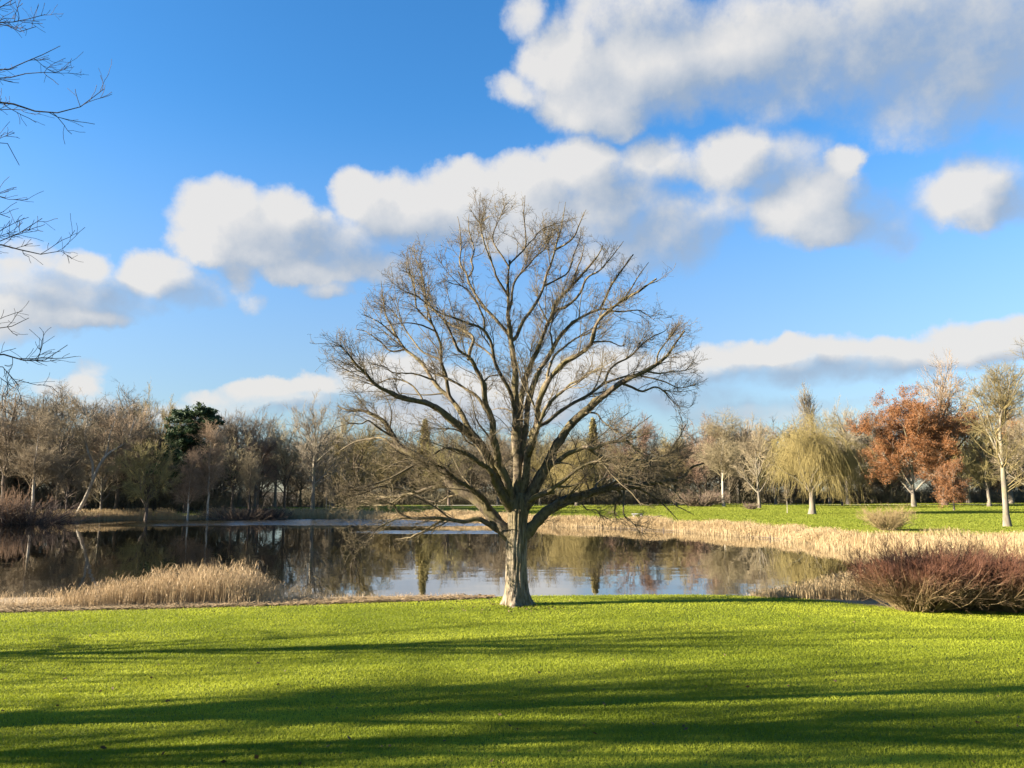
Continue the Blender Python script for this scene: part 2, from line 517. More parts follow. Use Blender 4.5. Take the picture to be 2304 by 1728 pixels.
def build_ground():
    xs = np.concatenate([-np.geomspace(4000, 160, 14), np.arange(-150, -30, 1.5), np.arange(-30, 30, .5), np.arange(30, 200, 1.5), np.geomspace(206, 4000, 14)])
    ys = np.concatenate([np.linspace(-400, -14, 12), np.arange(-12, 40, .5), np.arange(40, 180, 1.25), np.arange(182, 300, 4), np.geomspace(304, 5000, 20)])
    X, Y = np.meshgrid(xs, ys)
    D = lake_dist(X, Y)
    Z = ground(X, Y, D)
    idx = np.arange(X.size).reshape(X.shape)
    q = np.stack([idx[:-1, :-1], idx[:-1, 1:], idx[1:, 1:], idx[1:, :-1]], -1).reshape(-1, 4)
    # what covers the ground: r = dry reed litter, g = leaf litter of the wood, the rest is lawn
    litter = np.where(Y < 40, sstep(-.25, .25, Y - lawn_edge(X)), 1 - sstep(2.2, 5.0, D + 2 * (fbm(X * .2, Y * .2, 3) - .44)))
    wood = sstep(212, 226, Y + 14 * (fbm(X * .05, Y * .05, 3) - .44)) * (X > -.24 * Y) + sstep(-2, 8, Y - wood_front(X, Y) + 8 * (fbm(X * .05, Y * .05, 3) - .44)) * (X <= -.24 * Y)
    wood = np.maximum(wood, sstep(-82, -95, X) * sstep(60, 80, Y))
    col = np.stack([litter, wood, np.zeros_like(wood), np.ones_like(wood)], -1).reshape(-1, 4)
    me = mesh('ground', np.stack([X, Y, Z], -1).reshape(-1, 3), q, True, {'cover': col})
    m, t = new_mat('ground_cover')
    co = t.n('ShaderNodeTexCoord').outputs['Object']
    cov = t.n('ShaderNodeSeparateColor', i={0: t.n('ShaderNodeAttribute', attribute_name='cover').outputs['Color']})
    n1, n2, n3 = t.noise(co, 1.4, 4.0), t.noise(co, 22.0, 5.0, .7), t.noise(co, .09, 3.0)
    green = t.mix(t.step(n1.outputs[0], .35, .65), (.075, .095, .010), (.12, .145, .016))
    green = t.mix(t.m('MULTIPLY', t.step(n3.outputs[0], .45, .6), .4), green, (.15, .17, .025))
    dry = t.mix(t.step(n2.outputs[0], .35, .6), (.13, .09, .05), (.46, .35, .21))
    leafl = t.mix(t.step(n2.outputs[0], .35, .65), (.035, .027, .016), (.10, .075, .042))
    c = t.mix(cov.outputs[1], t.mix(cov.outputs[0], green, dry), leafl)
    bp = t.n('ShaderNodeBump', i={'Strength': .8, 'Distance': .05, 'Height': n2.outputs[0]})
    b = t.n('ShaderNodeBsdfPrincipled', i={'Base Color': c, 'Roughness': .95, 'Normal': bp.outputs[0]})
    b.inputs['Specular IOR Level'].default_value = .1
    finish(m, t, b.outputs[0])
    tag(obj('ground', me, m), None, None, kind='structure')


def build_water():
    v = np.array([(-158, 22, 0), (40, 22, 0), (40, 126, 0), (-158, 126, 0)], float)
    me = mesh('water', v, np.array([[0, 1, 2, 3]]))
    m, t = new_mat('lake_water')
    co = t.n('ShaderNodeTexCoord').outputs['Object']
    sx = t.n('ShaderNodeSeparateXYZ', i={0: co})
    X, Y = sx.outputs[0], sx.outputs[1]
    wob = t.m('SUBTRACT', t.noise(t.v('MULTIPLY', co, (.03, .12, 1)), 1.0, 3.0).outputs[0], .5)
    # wind streaks: one broad band off the far shore, one narrow band nearer
    yb = t.m('ADD', Y, t.m('MULTIPLY', wob, 16.0))
    band = t.m('MULTIPLY', t.m('MULTIPLY', t.step(yb, 93, 100), t.step(yb, 123, 119)), t.m('MULTIPLY', t.step(X, -58, -40), t.step(X, 2, -8)))
    yc = t.m('ADD', Y, t.m('MULTIPLY', wob, 5.0))
    band2 = t.m('MULTIPLY', t.m('MULTIPLY', t.step(yc, 78.5, 80.5), t.step(yc, 85.5, 83.5)), t.m('MULTIPLY', t.step(X, -19, -12), t.step(X, 3, -3)))
    band = t.m('MAXIMUM', band, t.m('MULTIPLY', band2, .8))
    calm = t.v('SUBTRACT', t.noise(t.v('MULTIPLY', co, (.5, 1.3, 1)), 1.0, 4.0, .55).outputs['Color'], (.5, .5, .5))
    rip = t.v('SUBTRACT', t.noise(t.v('MULTIPLY', co, (.9, 2.4, 1)), 2.2, 4.0, .6).outputs['Color'], (.5, .5, .5))
    low = t.step(t.noise(t.v('MULTIPLY', co, (.02, .09, 1)), 1.0, 3.0).outputs[0], .40, .62, .35, 1.6)
    n = t.v('ADD', t.v('MULTIPLY', t.v('MULTIPLY', calm, (.009, .017, 0)), t.n('ShaderNodeCombineXYZ', i={0: low, 1: low, 2: low}).outputs[0]),
            t.v('MULTIPLY', rip, t.n('ShaderNodeCombineXYZ', i={0: t.m('MULTIPLY', band, .5), 1: t.m('MULTIPLY', band, 1.5), 2: 0.0}).outputs[0]))
    n = t.v('ADD', n, t.n('ShaderNodeCombineXYZ', i={1: t.m('MULTIPLY', band, -.17)}).outputs[0])
    n = t.v('NORMALIZE', t.v('ADD', n, (0, 0, 1)))
    fres = t.n('ShaderNodeFresnel', i={'IOR': 1.33, 'Normal': n}).outputs[0]
    f = t.m('MINIMUM', t.m('MULTIPLY_ADD', fres, 1.75, .04), .97)
    deep = t.n('ShaderNodeBsdfDiffuse', i={'Color': (.016, .016, .010, 1)})
    gl = t.n('ShaderNodeBsdfGlossy', i={'Roughness': t.m('MULTIPLY_ADD', band, .10, .02), 'Normal': n})
    finish(m, t, t.n('ShaderNodeMixShader', i={0: f, 1: deep.outputs[0], 2: gl.outputs[0]}).outputs[0])
    tag(obj('water', me, m), None, None, kind='structure')


def build_path():
    x = np.linspace(-20, 170, 150)
    yc = 196 + 3 * np.sin(x * .04) - .05 * x
    rows = [np.stack([x, yc + o, ground(x, yc + o) + .05], 1) for o in (-2.0, -.7, .7, 2.0)]
    V = np.stack(rows, 1)
    idx = np.arange(V.shape[0] * 4).reshape(-1, 4)
    q = np.stack([idx[:-1, :-1], idx[1:, :-1], idx[1:, 1:], idx[:-1, 1:]], -1).reshape(-1, 4)
    m, t = new_mat('gravel_path')
    co = t.n('ShaderNodeTexCoord').outputs['Object']
    c = t.mix(t.noise(co, 3.0, 5.0).outputs[0], (.42, .35, .28), (.6, .52, .43))
    finish(m, t, t.n('ShaderNodeBsdfPrincipled', i={'Base Color': c, 'Roughness': .95}).outputs[0])
    tag(obj('path', mesh('path', V.reshape(-1, 3), q, True), m), None, None, kind='structure')


build_ground()
build_water()
build_path()

# ------------------------------------------------------------------ blades, reeds, leaves


def blades(rng, base, h, w, lean, yaw=None, curl=.3):
    """bent blades: (N) bases, heights, widths, lean distance as share of height; two quads each"""
    N = len(base)
    yaw = rng.random(N) * 2 * math.pi if yaw is None else yaw
    la = rng.random(N) * 2 * math.pi
    ld = np.stack([np.cos(la), np.sin(la), np.zeros(N)], 1)
    wd = np.stack([np.cos(yaw), np.sin(yaw), np.zeros(N)], 1) * (w * .5)[:, None]
    up = np.array([0, 0, 1.])
    mid = base + up * (h * .55)[:, None] + ld * (lean * h * .3)[:, None]
    tip = base + up * (h * (1 - curl * lean))[:, None] + ld * (lean * h)[:, None]
    V = np.stack([base - wd, base + wd, mid + wd * .85, mid - wd * .85, tip], 1)
    i = (np.arange(N) * 5)[:, None]
    return V.reshape(-1, 3), (i + np.array([[0, 1, 2, 3]])), (i + np.array([[3, 2, 4]]))


def leaves(rng, pos, size, flat=0.0, long=1.6):
    """diamond leaves at random angles"""
    N = len(pos)
    a = unit(rng.standard_normal((N, 3)) * np.array([1, 1, 1 - flat]))
    b = unit(np.cross(a, rng.standard_normal((N, 3))))
    s = size[:, None]
    V = np.stack([pos - a * s * long * .5, pos + b * s * .5, pos + a * s * long * .5, pos - b * s * .5], 1)
    return V.reshape(-1, 3), (np.arange(N) * 4)[:, None] + np.array([[0, 1, 2, 3]])


def build_lawn():
    rng = np.random.default_rng(5)
    N = 900000
    y = 7.4 * (31.0 / 7.4) ** rng.random(N)                       # denser towards the viewer
    x = (rng.random(N) * 2 - 1) * (y * .80 + 1.2)
    keep = (y < lawn_edge(x) + .1 * rng.standard_normal(N)) & (lake_dist(x, y) > .15)
    x, y = x[keep], y[keep]
    N = len(x)
    clump = fbm(x * 2.6, y * 2.6, 3)
    patch = fbm(x * .30 + 9, y * .55, 4)
    h = (.030 + .028 * np.clip(clump - .25, 0, 1)) * (.7 + .6 * rng.random(N)) * (1 + .012 * y)
    h = h * (1 + 1.3 * np.exp(-(((x - .17) ** 2 + (y - 26.9) ** 2) / .55)))
    tall = rng.random(N) < .004
    h = np.where(tall, h * 1.9, h)
    z = ground(x, y)
    w = (.0034 + .00042 * y) * (.7 + .6 * rng.random(N))
    v, q, tr = blades(rng, np.stack([x, y, z - .004], 1), h, w, .35 + .75 * rng.random(N))
    tint = np.clip(-.02 + 2.0 * (patch - .30) + .10 * rng.standard_normal(N) + .25 * (clump - .4), 0, 1)
    tint = np.where(rng.random(N) < .02, 1.0, tint)
    o = obj('lawn_grass', mesh('lawn_grass', v, [q, tr], False, {'tint': np.repeat(tint, 5)}), M_GRASS)
    tag(o, 'short yellow-green mown grass covering the near bank', 'grass', kind='stuff')
    # far lawn, coarser
    N = 420000
    y = 42 * (215 / 42) ** rng.random(N)
    x = np.where(rng.random(N) < .2, -.5, 0) * y + (rng.random(N) * .78 + .0) * y
    d = lake_dist(x, y)
    keep = (d > 3.2) & ((x > 9) | (y > 90)) & ~((x < -.24 * y) & (y > wood_front(x, y) + 6)) & ~((x < -10) & (y > 172))
    x, y, d = x[keep], y[keep], d[keep]
    N = len(x)
    h = .06 + .0003 * y + .05 * rng.random(N)
    v, q, tr = blades(rng, np.stack([x, y, ground(x, y, d) - .01], 1), h, (.03 + .0006 * y) * (.7 + .6 * rng.random(N)), .3 + .5 * rng.random(N))
    tint = np.clip(.1 + .9 * (fbm(x * .12, y * .12, 3) - .2) + .2 * rng.standard_normal(N), 0, 1)
    o = obj('far_grass', mesh('far_grass', v, [q, tr], False, {'tint': np.repeat(tint, 5)}), M_FARGRASS)
    tag(o, 'bright green grass of the park lawn across the lake', 'grass', kind='stuff')
    # a few fallen leaves and bits of twig on the near lawn
    N = 190
    y = 8 * (29 / 8) ** rng.random(N)
    x = (rng.random(N) * 2 - 1) * y * .75
    a = rng.random(420) * 6.28
    rr = .35 + 2.2 * rng.random(420) ** 1.6                           # more of them round the foot of the oak
    x, y = np.concatenate([x, .17 + rr * np.cos(a)]), np.concatenate([y, 26.9 + rr * np.sin(a)])
    keep = y < lawn_edge(x)
    x, y = x[keep], y[keep]
    v, q = leaves(rng, np.stack([x, y, ground(x, y) + .035], 1), .025 + .03 * rng.random(len(x)), .6)
    m = leafy('fallen_leaf', (.03, .02, .01), (.12, .075, .035), .1)
    o = obj('fallen_leaves', mesh('fallen_leaves', v, q, False, {'tint': np.repeat(rng.random(len(x)), 4)}), m)
    tag(o, 'small brown fallen leaves scattered over the near lawn', 'leaves', kind='stuff')


def shore_points(rng, N, x0, x1, keep):
    """random points along the lake shore polyline, with the outward normal"""
    a, b = LAKE, np.roll(LAKE, -1, 0)
    ln = np.linalg.norm(b - a, axis=1)
    mid = (a + b) / 2
    ln = np.where(keep(mid[:, 0], mid[:, 1]), ln, 0)
    i = rng.choice(len(a), N, p=ln / ln.sum())
    t = rng.random(N)[:, None]
    p = a[i] * (1 - t) + b[i] * t
    tg = unit(b[i] - a[i])
    nrm = np.stack([tg[:, 1], -tg[:, 0]], 1)
    return p, nrm


def reed_bed(name, label, rng, p, h, w, mat, plume=.35, lean=None, zoff=-.05):
    N = len(p)
    z = np.maximum(ground(p[:, 0], p[:, 1]), -.25) + zoff
    base = np.stack([p[:, 0], p[:, 1], z], 1)
    lean = .08 + .25 * rng.random(N) ** 2 if lean is None else lean
    v, q, tr = blades(rng, base, h, w, lean)
    tint = np.clip(.45 + .30 * rng.standard_normal(N) + 1.5 * (fbm(p[:, 0] * .22 + 4, p[:, 1] * .22, 3) - .40), 0, 1)
    tints = [np.repeat(tint, 5)]
    faces = [q, tr]
    k = rng.random(N) < plume
    if k.any():                                                     # feathery seed heads
        tip = v.reshape(-1, 5, 3)[k, 4]
        hw = w[k]
        v2, q2, t2 = blades(rng, tip - np.array([0, 0, 1]) * (.12 * h[k])[:, None], h[k] * .18, hw * 1.7, .6 + .4 * rng.random(k.sum()))
        faces += [q2 + len(v), t2 + len(v)]
        v = np.concatenate([v, v2])
        tints.append(np.repeat(np.clip(tint[k] - .25, 0, 1), 5))
    o = obj(name, mesh(name, v, faces, False, {'tint': np.concatenate(tints)}), mat)
    return tag(o, label, 'reeds', kind='stuff')


def build_reeds():
    rng = np.random.default_rng(11)
    # sunlit belt round the right and far shore
    p, n = shore_points(rng, 130000, 0, 0, lambda x, y: (y > 44) & (x > -30))
    wid = np.interp(p[:, 1], [45, 60, 75, 95, 112, 124], [6, 5.2, 4.5, 4.8, 6, 4])
    off = -.9 + wid * rng.random(len(p))
    p = p + n * off[:, None]
    p = p + .4 * rng.standard_normal(p.shape)
    cl = fbm(p[:, 0] * .35, p[:, 1] * .35, 3)
    k = rng.random(len(p)) < .25 + 2.2 * np.clip(cl - .22, 0, 1)
    p, cl = p[k], cl[k]
    hh = np.interp(p[:, 1], [45, 60, 90, 124], [.72, .8, .98, 1.05]) * (.5 + .55 * rng.random(len(p))) * (.55 + 1.1 * cl)
    reed_bed('reed_belt', 'belt of pale gold reeds along the right and far shore', rng, p, hh, .010 + .0003 * p[:, 1] * (.6 + .6 * rng.random(len(p))), M_REED, .12)
    # the belt widens into a reed meadow towards the right
    N = 70000
    x = 22 + 34 * rng.random(N)
    y = 42 + 34 * rng.random(N)
    k = (lake_dist(x, y) > -.3) & (y > 37 + .25 * x) & (y < 58 + .32 * (x - 24) + 5 * (fbm(x * .15, y * .15, 3) - .44)) & (rng.random(N) < .3 + 1.6 * np.clip(fbm(x * .35, y * .35, 3) - .24, 0, 1))
    q = np.stack([x[k], y[k]], 1)
    reed_bed('reed_meadow', 'pale dry reeds behind the red bushes running to the right edge', rng, q, (.65 + .5 * rng.random(len(q))) * (.5 + 1.1 * fbm(q[:, 0] * .3, q[:, 1] * .3, 3)), .02 + .02 * rng.random(len(q)), M_REED, .12)
    # shaded patches under the left wood
    p, n = shore_points(rng, 22000, 0, 0, lambda x, y: (y > 94) & (x < -25) & (x > -86))
    p = p + n * (-.6 + 2.6 * rng.random(len(p)))[:, None]
    f = fbm(p[:, 0] * .09 + 3, p[:, 1] * .09, 3)
    k = f > .34
    p, f = p[k], f[k]
    reed_bed('far_reeds', 'short dull reeds at the water edge below the left wood', rng, p, (1.0 + .5 * rng.random(len(p))), .03 + .03 * rng.random(len(p)), M_REED, .15)
    # near left bank: tall clump, lower fringe
    def near(name, label, N, xr, h0, dens, plume=.6, y0=.35, y1=2.6):
        x = xr[0] + (xr[1] - xr[0]) * rng.random(N)
        e = lawn_edge(x)
        y = e + y0 + (np.maximum(np.minimum(30.6, e + y1 + 2), e + .8) - e - y0) * rng.random(N)
        k = rng.random(N) < dens(x, y)
        x, y = x[k], y[k]
        h = h0(x, y) * (.45 + .6 * rng.random(len(x)) ** .8)
        return reed_bed(name, label, rng, np.stack([x, y], 1), h, .007 + .009 * rng.random(len(x)), M_REEDNEAR, plume, .1 + .4 * rng.random(len(x)) ** 1.5)
    hb = lambda x, y: np.interp(x, [-19, -17, -15.5, -14, -12.8, -11, -9.9, -9.5, -9, -8, -7, -5, -3, -1.5], [.45, .55, .65, .9, 1.3, 1.5, 1.52, 1.2, .8, .6, .45, .36, .34, .2]) * (.42 + 1.05 * fbm(x * 1.9, y * 1.3, 3))
    near('reed_clump', 'tall tan reeds with feathery heads standing on the near left bank', 9500, (-15.2, -8.6), hb,
         lambda x, y: np.clip((y - lawn_edge(x) - .5) / .8, 0, 1) * np.interp(x, [-15.2, -13.2, -9.5, -8.6], [.3, 1, 1, .2]))
    near('reed_fringe', 'low ragged dry reeds fringing the near left bank', 11000, (-22, -1.6), lambda x, y: .7 * hb(x, y),
         lambda x, y: np.clip((y - lawn_edge(x)) / .8, 0, 1) * (.25 + .75 * (fbm(x * .9 + 5, y * .4, 3) > .42)), .35)
    # near right corner by the red bushes
    N = 6000
    x = 9.2 + 8.6 * rng.random(N)
    y = 29.3 + 3.4 * rng.random(N) + np.maximum(x - 13, 0) * .6
    h = np.interp(x, [9, 10.5, 12.5, 14, 18], [.2, .45, .85, 1.0, 1.2]) * (.7 + .5 * rng.random(N))
    reed_bed('reeds_by_bushes', 'small stand of bleached reeds left of the red bushes', rng, np.stack([x, y], 1), h, .012 + .014 * rng.random(N), M_REED, .3)
    # flattened stalks thrown up along the edge of the lawn
    N = 15000
    x = -24 + 23.2 * rng.random(N)
    e = lawn_edge(x)
    y = e + (.02 + 1.6 * rng.random(N) ** 1.3) * np.interp(x, [-24, -12, -5, -1, 0], [1.5, 1.1, .75, .3, .1])
    z = ground(x, y) + .01 + .10 * rng.random(N) * (fbm(x * 1.5, y * 1.5, 3) + .2)
    a = .35 * rng.standard_normal(N) + .15
    ln = .12 + .38 * rng.random(N)
    d = np.stack([np.cos(a), np.sin(a), .18 * rng.standard_normal(N)], 1) * ln[:, None]
    c = np.stack([x, y, z], 1)
    r = .005 + .008 * rng.random(N)
    v, q = segs(np.stack([c - d / 2, c + d / 2], 1), np.stack([r, r * .7], 1), 3)
    o = obj('reed_litter', mesh('reed_litter', v, q, False, {'tint': np.repeat(np.clip(.55 + .3 * rng.standard_normal(N), 0, 1), 6)}), M_REEDNEAR)
    tag(o, 'band of flattened dry reed stalks between lawn and left reeds', 'reed litter', kind='stuff')


build_lawn()
build_reeds()

# ------------------------------------------------------------------ the big bare oak, limbs traced with their own depth
TILE = {'1': (960, 1000, 4.1475), '2': (740, 900, 4.609), '3': (1160, 900, 4.609), '4': (740, 560, 4.609), '5': (1160, 560, 4.609), '6': (960, 420, 4.609), '8': (0, 0, 1.8425), 's': (0, 0, 1.0)}


def px(s):
    """'1 800,870 700,780 / 2 ...' -> list of photo pixels"""
    out = []
    for part in s.split('/'):
        tk = part.split()
        ox, oy, k = TILE[tk[0]]
        for t in tk[1:]:
            a, b = t.split(',')
            out.append((ox + float(a) / k, oy + float(b) / k))
    return np.array(out)


# name, parent, width at start and end in photo pixels, depth gained per metre of branch, course
LIMBS = [
    ('F', None, 30, 5, .0, '1 850,760 858,560 852,300 850,100/2 1942,560 1940,300 1940,100/4 1930,1480 1930,1290 1910,1100 1880,900/6 845,1300 850,1200 842,1050 850,850 862,760'),
    ('A', None, 36, 4, .25, '1 835,900 790,850 700,775 640,710 560,605 480,525 400,470 300,415 220,350 195,290 130,245 50,200/2 1000,640 890,560 750,480 690,390 620,270 560,200 430,130 330,100 210,110 90,60'),
    ('P', None, 30, 3, .12, '1 860,890 905,850 960,795 1040,710 1110,640 1220,570 1320,520 1450,480 1560,450/3 780,962 900,935 1020,905 1110,900 1240,900 1340,870 1480,850 1640,830 1760,790 1820,700 1950,660'),
    ('C', None, 28, 3, -.35, '1 850,660 790,560 700,420 640,270 600,170 520,50/2 1580,470 1490,370 1380,300 1270,220 1190,150 1110,90 970,30/4 900,1590 760,1550 640,1500 480,1410 380,1290 300,1220 230,1130 120,1000'),
    ('M', None, 30, 3, -.2, '1 870,640 935,540 1000,420 1050,330 1100,230 1160,130/3 400,480 460,410 520,310 590,230 680,150 800,50/5 850,1570 1000,1460 1090,1390 1230,1320 1350,1270 1460,1200 1580,1100 1660,980 1750,850'),
    ('D', None, 24, 5, -.5, '1 850,600 800,530 770,430 720,290 660,180/2 1750,640 1730,500 1690,400 1690,250 1650,120/4 1610,1600 1600,1480 1580,1380 1500,1220 1450,1130 1340,1060 1290,950 1250,850 1170,700'),
    ('B', None, 22, 4, -.8, '1 830,640 770,580 700,470 650,370 600,255/2 1690,760 1640,690 1560,640 1450,560 1350,520 1200,500 1100,560'),
    ('J', 'F', 22, 3, -.3, '1 880,480 920,330 935,150 955,20/3 130,560 190,380 230,190/5 220,1640 290,1450 350,1340 450,1230 540,1150 650,1090 740,1030 790,960 805,860 870,730 970,640 1100,540 1220,470 1330,400 1460,310'),
    ('H', 'F', 20, 3, .35, '1 870,500 890,330 900,170/3 20,560 50,300 60,100/5 60,1600 100,1400 170,1200 230,1080 290,920 340,800 390,700 400,620 480,500 580,400 700,260 850,80 910,-40'),
    ('I', 'F', 18, 3, .05, '1 880,470 905,300 915,120/3 70,520 110,280 130,80/5 140,1560 170,1480 230,1300 320,1160 380,1060 430,960 500,870 600,760 750,670 880,620 920,540 980,400 1060,280 1150,150 1220,60'),
    ('E', 'F', 11, 3, -.45, '4 1945,1720 1910,1600 1880,1480 1800,1330 1730,1180 1700,1020 1660,920 1580,830 1450,790 1300,730 1180,690 1040,600 920,500 800,450 700,390'),
    ('G', 'F', 10, 3, .4, '6 880,1600 930,1560 960,1480 1010,1380 1080,1290 1160,1150 1210,1020 1240,900 1290,780 1330,620 1350,550 1400,400 1440,160'),
    ('A2', 'A', 17, 5, -.5, '1 600,650 560,560 520,500 450,440 360,375 280,330/2 1250,760 1180,700 1080,650 1050,600'),
    ('A3', 'A', 13, 3, .5, '2 1480,1000 1400,930 1280,900 1150,900 1000,930 900,960 780,980 620,1000 450,1030 300,1060'),
    ('A4', 'A', 13, 3, -.3, '2 1760,1360 1700,1320 1640,1275 1540,1230 1420,1262 1290,1245 1150,1225 990,1228 870,1225 780,1195 715,1150 670,1080 560,1060 430,1080'),
    ('A5', 'A4', 4, 2, -.3, '2 870,1225 700,1240 520,1320 350,1420 240,1480'),
    ('A6', 'A5', 3, 2, -.2, '2 520,1320 430,1410 360,1540'),
    ('A7', 'A', 8, 3, .6, '2 890,560 720,500 560,400 420,410 250,450 60,560'),
    ('A8', 'A', 6, 2, -.5, '2 700,400 560,320 400,210 330,240 180,240 40,300'),
    ('A9', 'A', 7, 2, -.6, '2 1000,650 860,690 700,780 520,850 330,900 180,900'),
    ('AA', 'A3', 6, 2, -.6, '2 900,960 700,920 520,900 380,960 200,1010'),
    ('AB', 'A3', 5, 2, .3, '2 780,980 620,1080 480,1090 300,1100 180,1110'),
    ('B2', 'B', 7, 3, .3, '2 1640,690 1590,560 1480,420 1330,310 1160,300 980,300'),
    ('C2', 'C', 14, 3, .4, '2 1500,380 1430,260 1380,150 1300,30/4 1240,1530 1150,1450 1070,1340 1010,1240 960,1170 880,1100 800,1040 720,930 640,780 590,680 560,500 540,330'),
    ('C3', 'C2', 10, 3, -.3, '4 1290,1590 1245,1510 1230,1420 1210,1300 1160,1160 1160,1000 1120,880 1070,780 980,690 910,600 900,480 870,350 820,200'),
    ('C4', 'C3', 5, 2, .4, '4 1160,1150 1060,1110 960,1060 870,950 790,840 720,730 610,600 480,520'),
    ('C5', 'C3', 6, 2, .3, '4 1070,780 1030,650 1000,560 990,450 960,250 900,100 885,0'),
    ('C6', 'C', 5, 2, .4, '4 970,1590 960,1540 870,1420 760,1360 640,1350 500,1400 380,1380 250,1330'),
    ('C7', 'C2', 5, 2, -.4, '4 1080,1360 900,1300 780,1300 660,1290 560,1220 430,1200'),
    ('C8', 'C2', 5, 2, .2, '4 800,1040 640,1060 520,960 400,860 270,830'),
    ('C9', 'C2', 5, 2, -.2, '4 720,930 560,800 430,720 340,680'),
    ('D2', 'D', 9, 3, .5, '4 1450,1150 1460,1060 1500,950 1470,890 1360,830 1260,790 1150,700 1050,600 980,450 960,380'),
    ('D3', 'D', 9, 3, .3, '4 1640,1690 1540,1540 1430,1460 1320,1390 1220,1340 1100,1300 980,1220'),
    ('D4', 'D', 6, 2, -.3, '4 1610,1420 1600,1380 1660,1310 1760,1310'),
    ('E2', 'E', 6, 2, .4, '4 1730,1190 1680,1100 1600,1020 1500,950 1400,850'),
    ('E3', 'E', 6, 2, -.3, '4 1610,850 1610,740 1560,620 1500,520 1400,400 1250,350 1190,310'),
    ('F2', 'F', 9, 3, .5, '6 860,1580 850,1530 780,1450 680,1340 600,1260 510,1130 440,1000 420,920 350,810 360,620 340,400 320,310'),
    ('F2b', 'F2', 5, 2, .3, '6 440,930 480,850 460,760 490,650 440,450 440,280'),
    ('F3', 'F', 6, 2, -.4, '6 835,1120 800,1060 720,930 700,850 640,700 590,560 560,400 620,200'),
    ('F4', 'F', 5, 2, -.2, '6 850,860 850,830 780,720 700,600 690,500 770,300 830,170'),
    ('F5', 'F', 5, 2, .3, '6 855,820 870,790 950,710 1020,620 1020,450 1010,300 1020,90'),
    ('F6', 'F', 7, 2, .5, '6 855,1270 880,1200 890,1050 930,950 1050,820 1130,720 1220,650 1270,500'),
    ('G2', 'G', 6, 2, -.3, '6 1320,660 1450,590 1540,510 1580,420 1650,240'),
    ('G3', 'G', 5, 2, .4, '6 1210,1030 1300,990 1450,900 1500,800 1520,700 1590,520 1600,420'),
    ('H2', 'H', 8, 2, -.4, '5 395,680 430,630 520,600 660,470 740,300 870,220 980,100 1060,0 1120,-80'),
    ('H3', 'H', 6, 2, .4, '5 340,800 320,720 260,600 230,500'),
    ('H4', 'H', 6, 2, .2, '5 580,400 620,250 680,100 720,-60'),
    ('I2', 'I', 6, 2, .5, '5 880,620 980,620 1100,540 1200,400 1290,250 1380,140'),
    ('I3', 'I', 6, 2, -.4, '5 390,1040 370,900 360,830 400,700'),
    ('J2', 'J', 8, 2, .5, '5 330,1370 340,1270 400,1120 520,1010 620,930 750,880 900,800'),
    ('J3', 'J', 5, 2, -.4, '5 790,970 870,960 980,960 1090,1010 1150,980'),
    ('J4', 'J', 5, 2, .3, '5 970,640 1100,650 1260,630 1330,660 1440,740'),
    ('K', 'J', 12, 3, -.6, '3 180,420 215,320 240,250 290,110/5 310,1640 400,1530 510,1440 560,1390 650,1360 740,1290 820,1260 940,1275'),
    ('L', 'J', 11, 3, .5, '3 150,380 200,290 330,230 450,130 590,40/5 700,1550 820,1470 920,1380 960,1270 1040,1190 1180,1120 1300,1000 1400,920 1550,850 1600,780'),
    ('M2', 'M', 7, 2, .4, '5 1090,1390 1200,1430 1310,1470 1450,1430 1540,1480 1620,1570 1690,1640'),
    ('M3', 'L', 6, 2, -.3, '5 920,1390 1050,1350 1200,1310 1400,1340 1550,1380 1700,1440 1900,1400'),
    ('M4', 'M', 5, 2, .3, '5 1350,1270 1500,1290 1640,1260 1760,1250 1860,1170'),
    ('M5', 'M', 6, 2, -.5, '3 680,150 760,130 850,150 900,220 980,280 1060,330'),
    ('M6', 'M', 5, 2, .3, '5 1460,1200 1480,1080 1560,960 1640,860 1700,780'),
    ('N', 'M', 14, 3, -.6, '3 320,690 430,640 540,560 660,510 740,480 800,500 870,480 1000,430 1150,420 1300,370 1420,330'),
    ('N2', 'M', 8, 3, -.9, '3 330,720 430,660 540,660 610,690'),
    ('N3', 'N', 8, 2, .6, '3 740,490 850,570 950,600 1060,590 1300,620 1450,600 1590,560 1720,500 1900,430'),
    ('N4', 'N3', 5, 2, -.4, '3 1590,560 1650,450 1720,350 1760,260'),
    ('N5', 'N3', 5, 2, .3, '3 1300,620 1420,690 1560,680 1680,620 1800,600'),
    ('N6', 'N', 6, 2, -.3, '3 1150,420 1260,520 1330,600 1420,720 1480,760'),
    ('O', None, 14, 4, -.7, '1 880,600 960,520 1020,490 1100,455 1180,440/3 330,950 430,890 490,850 590,760 690,690 830,640 940,660 1060,700 1150,770 1250,800'),
    ('O2', 'O', 7, 2, .3, '3 420,895 540,900 640,870 740,850'),
    ('P2', 'P', 9, 2, -.6, '3 900,935 1000,870 1100,830 1230,820 1380,780 1500,800 1620,860 1740,900'),
    ('P3', 'P', 4, 2, -.3, '3 620,1030 700,1100 740,1150 830,1150 880,1210'),
    ('P4', 'P', 5, 2, -.4, '3 1110,900 1130,1000 1135,1200 1220,1280 1300,1340'),
    ('P5', 'P', 6, 2, .3, '3 1240,900 1350,960 1460,1030 1550,1110 1690,1250'),
    ('P6', 'P5', 4, 2, -.5, '3 1460,1030 1600,1050 1700,1110 1850,1190'),
    ('P7', 'P', 5, 2, .5, '3 1480,850 1600,920 1680,1010 1760,1080 1800,1120'),
    ('P8', 'P', 7, 2, .7, '3 1020,905 1100,980 1040,1060 1030,1180 1060,1270'),
    ('P9', 'P', 6, 2, .4, '3 1340,870 1480,760 1600,730 1720,640 1850,540'),
]
TREE_Y = 26.9
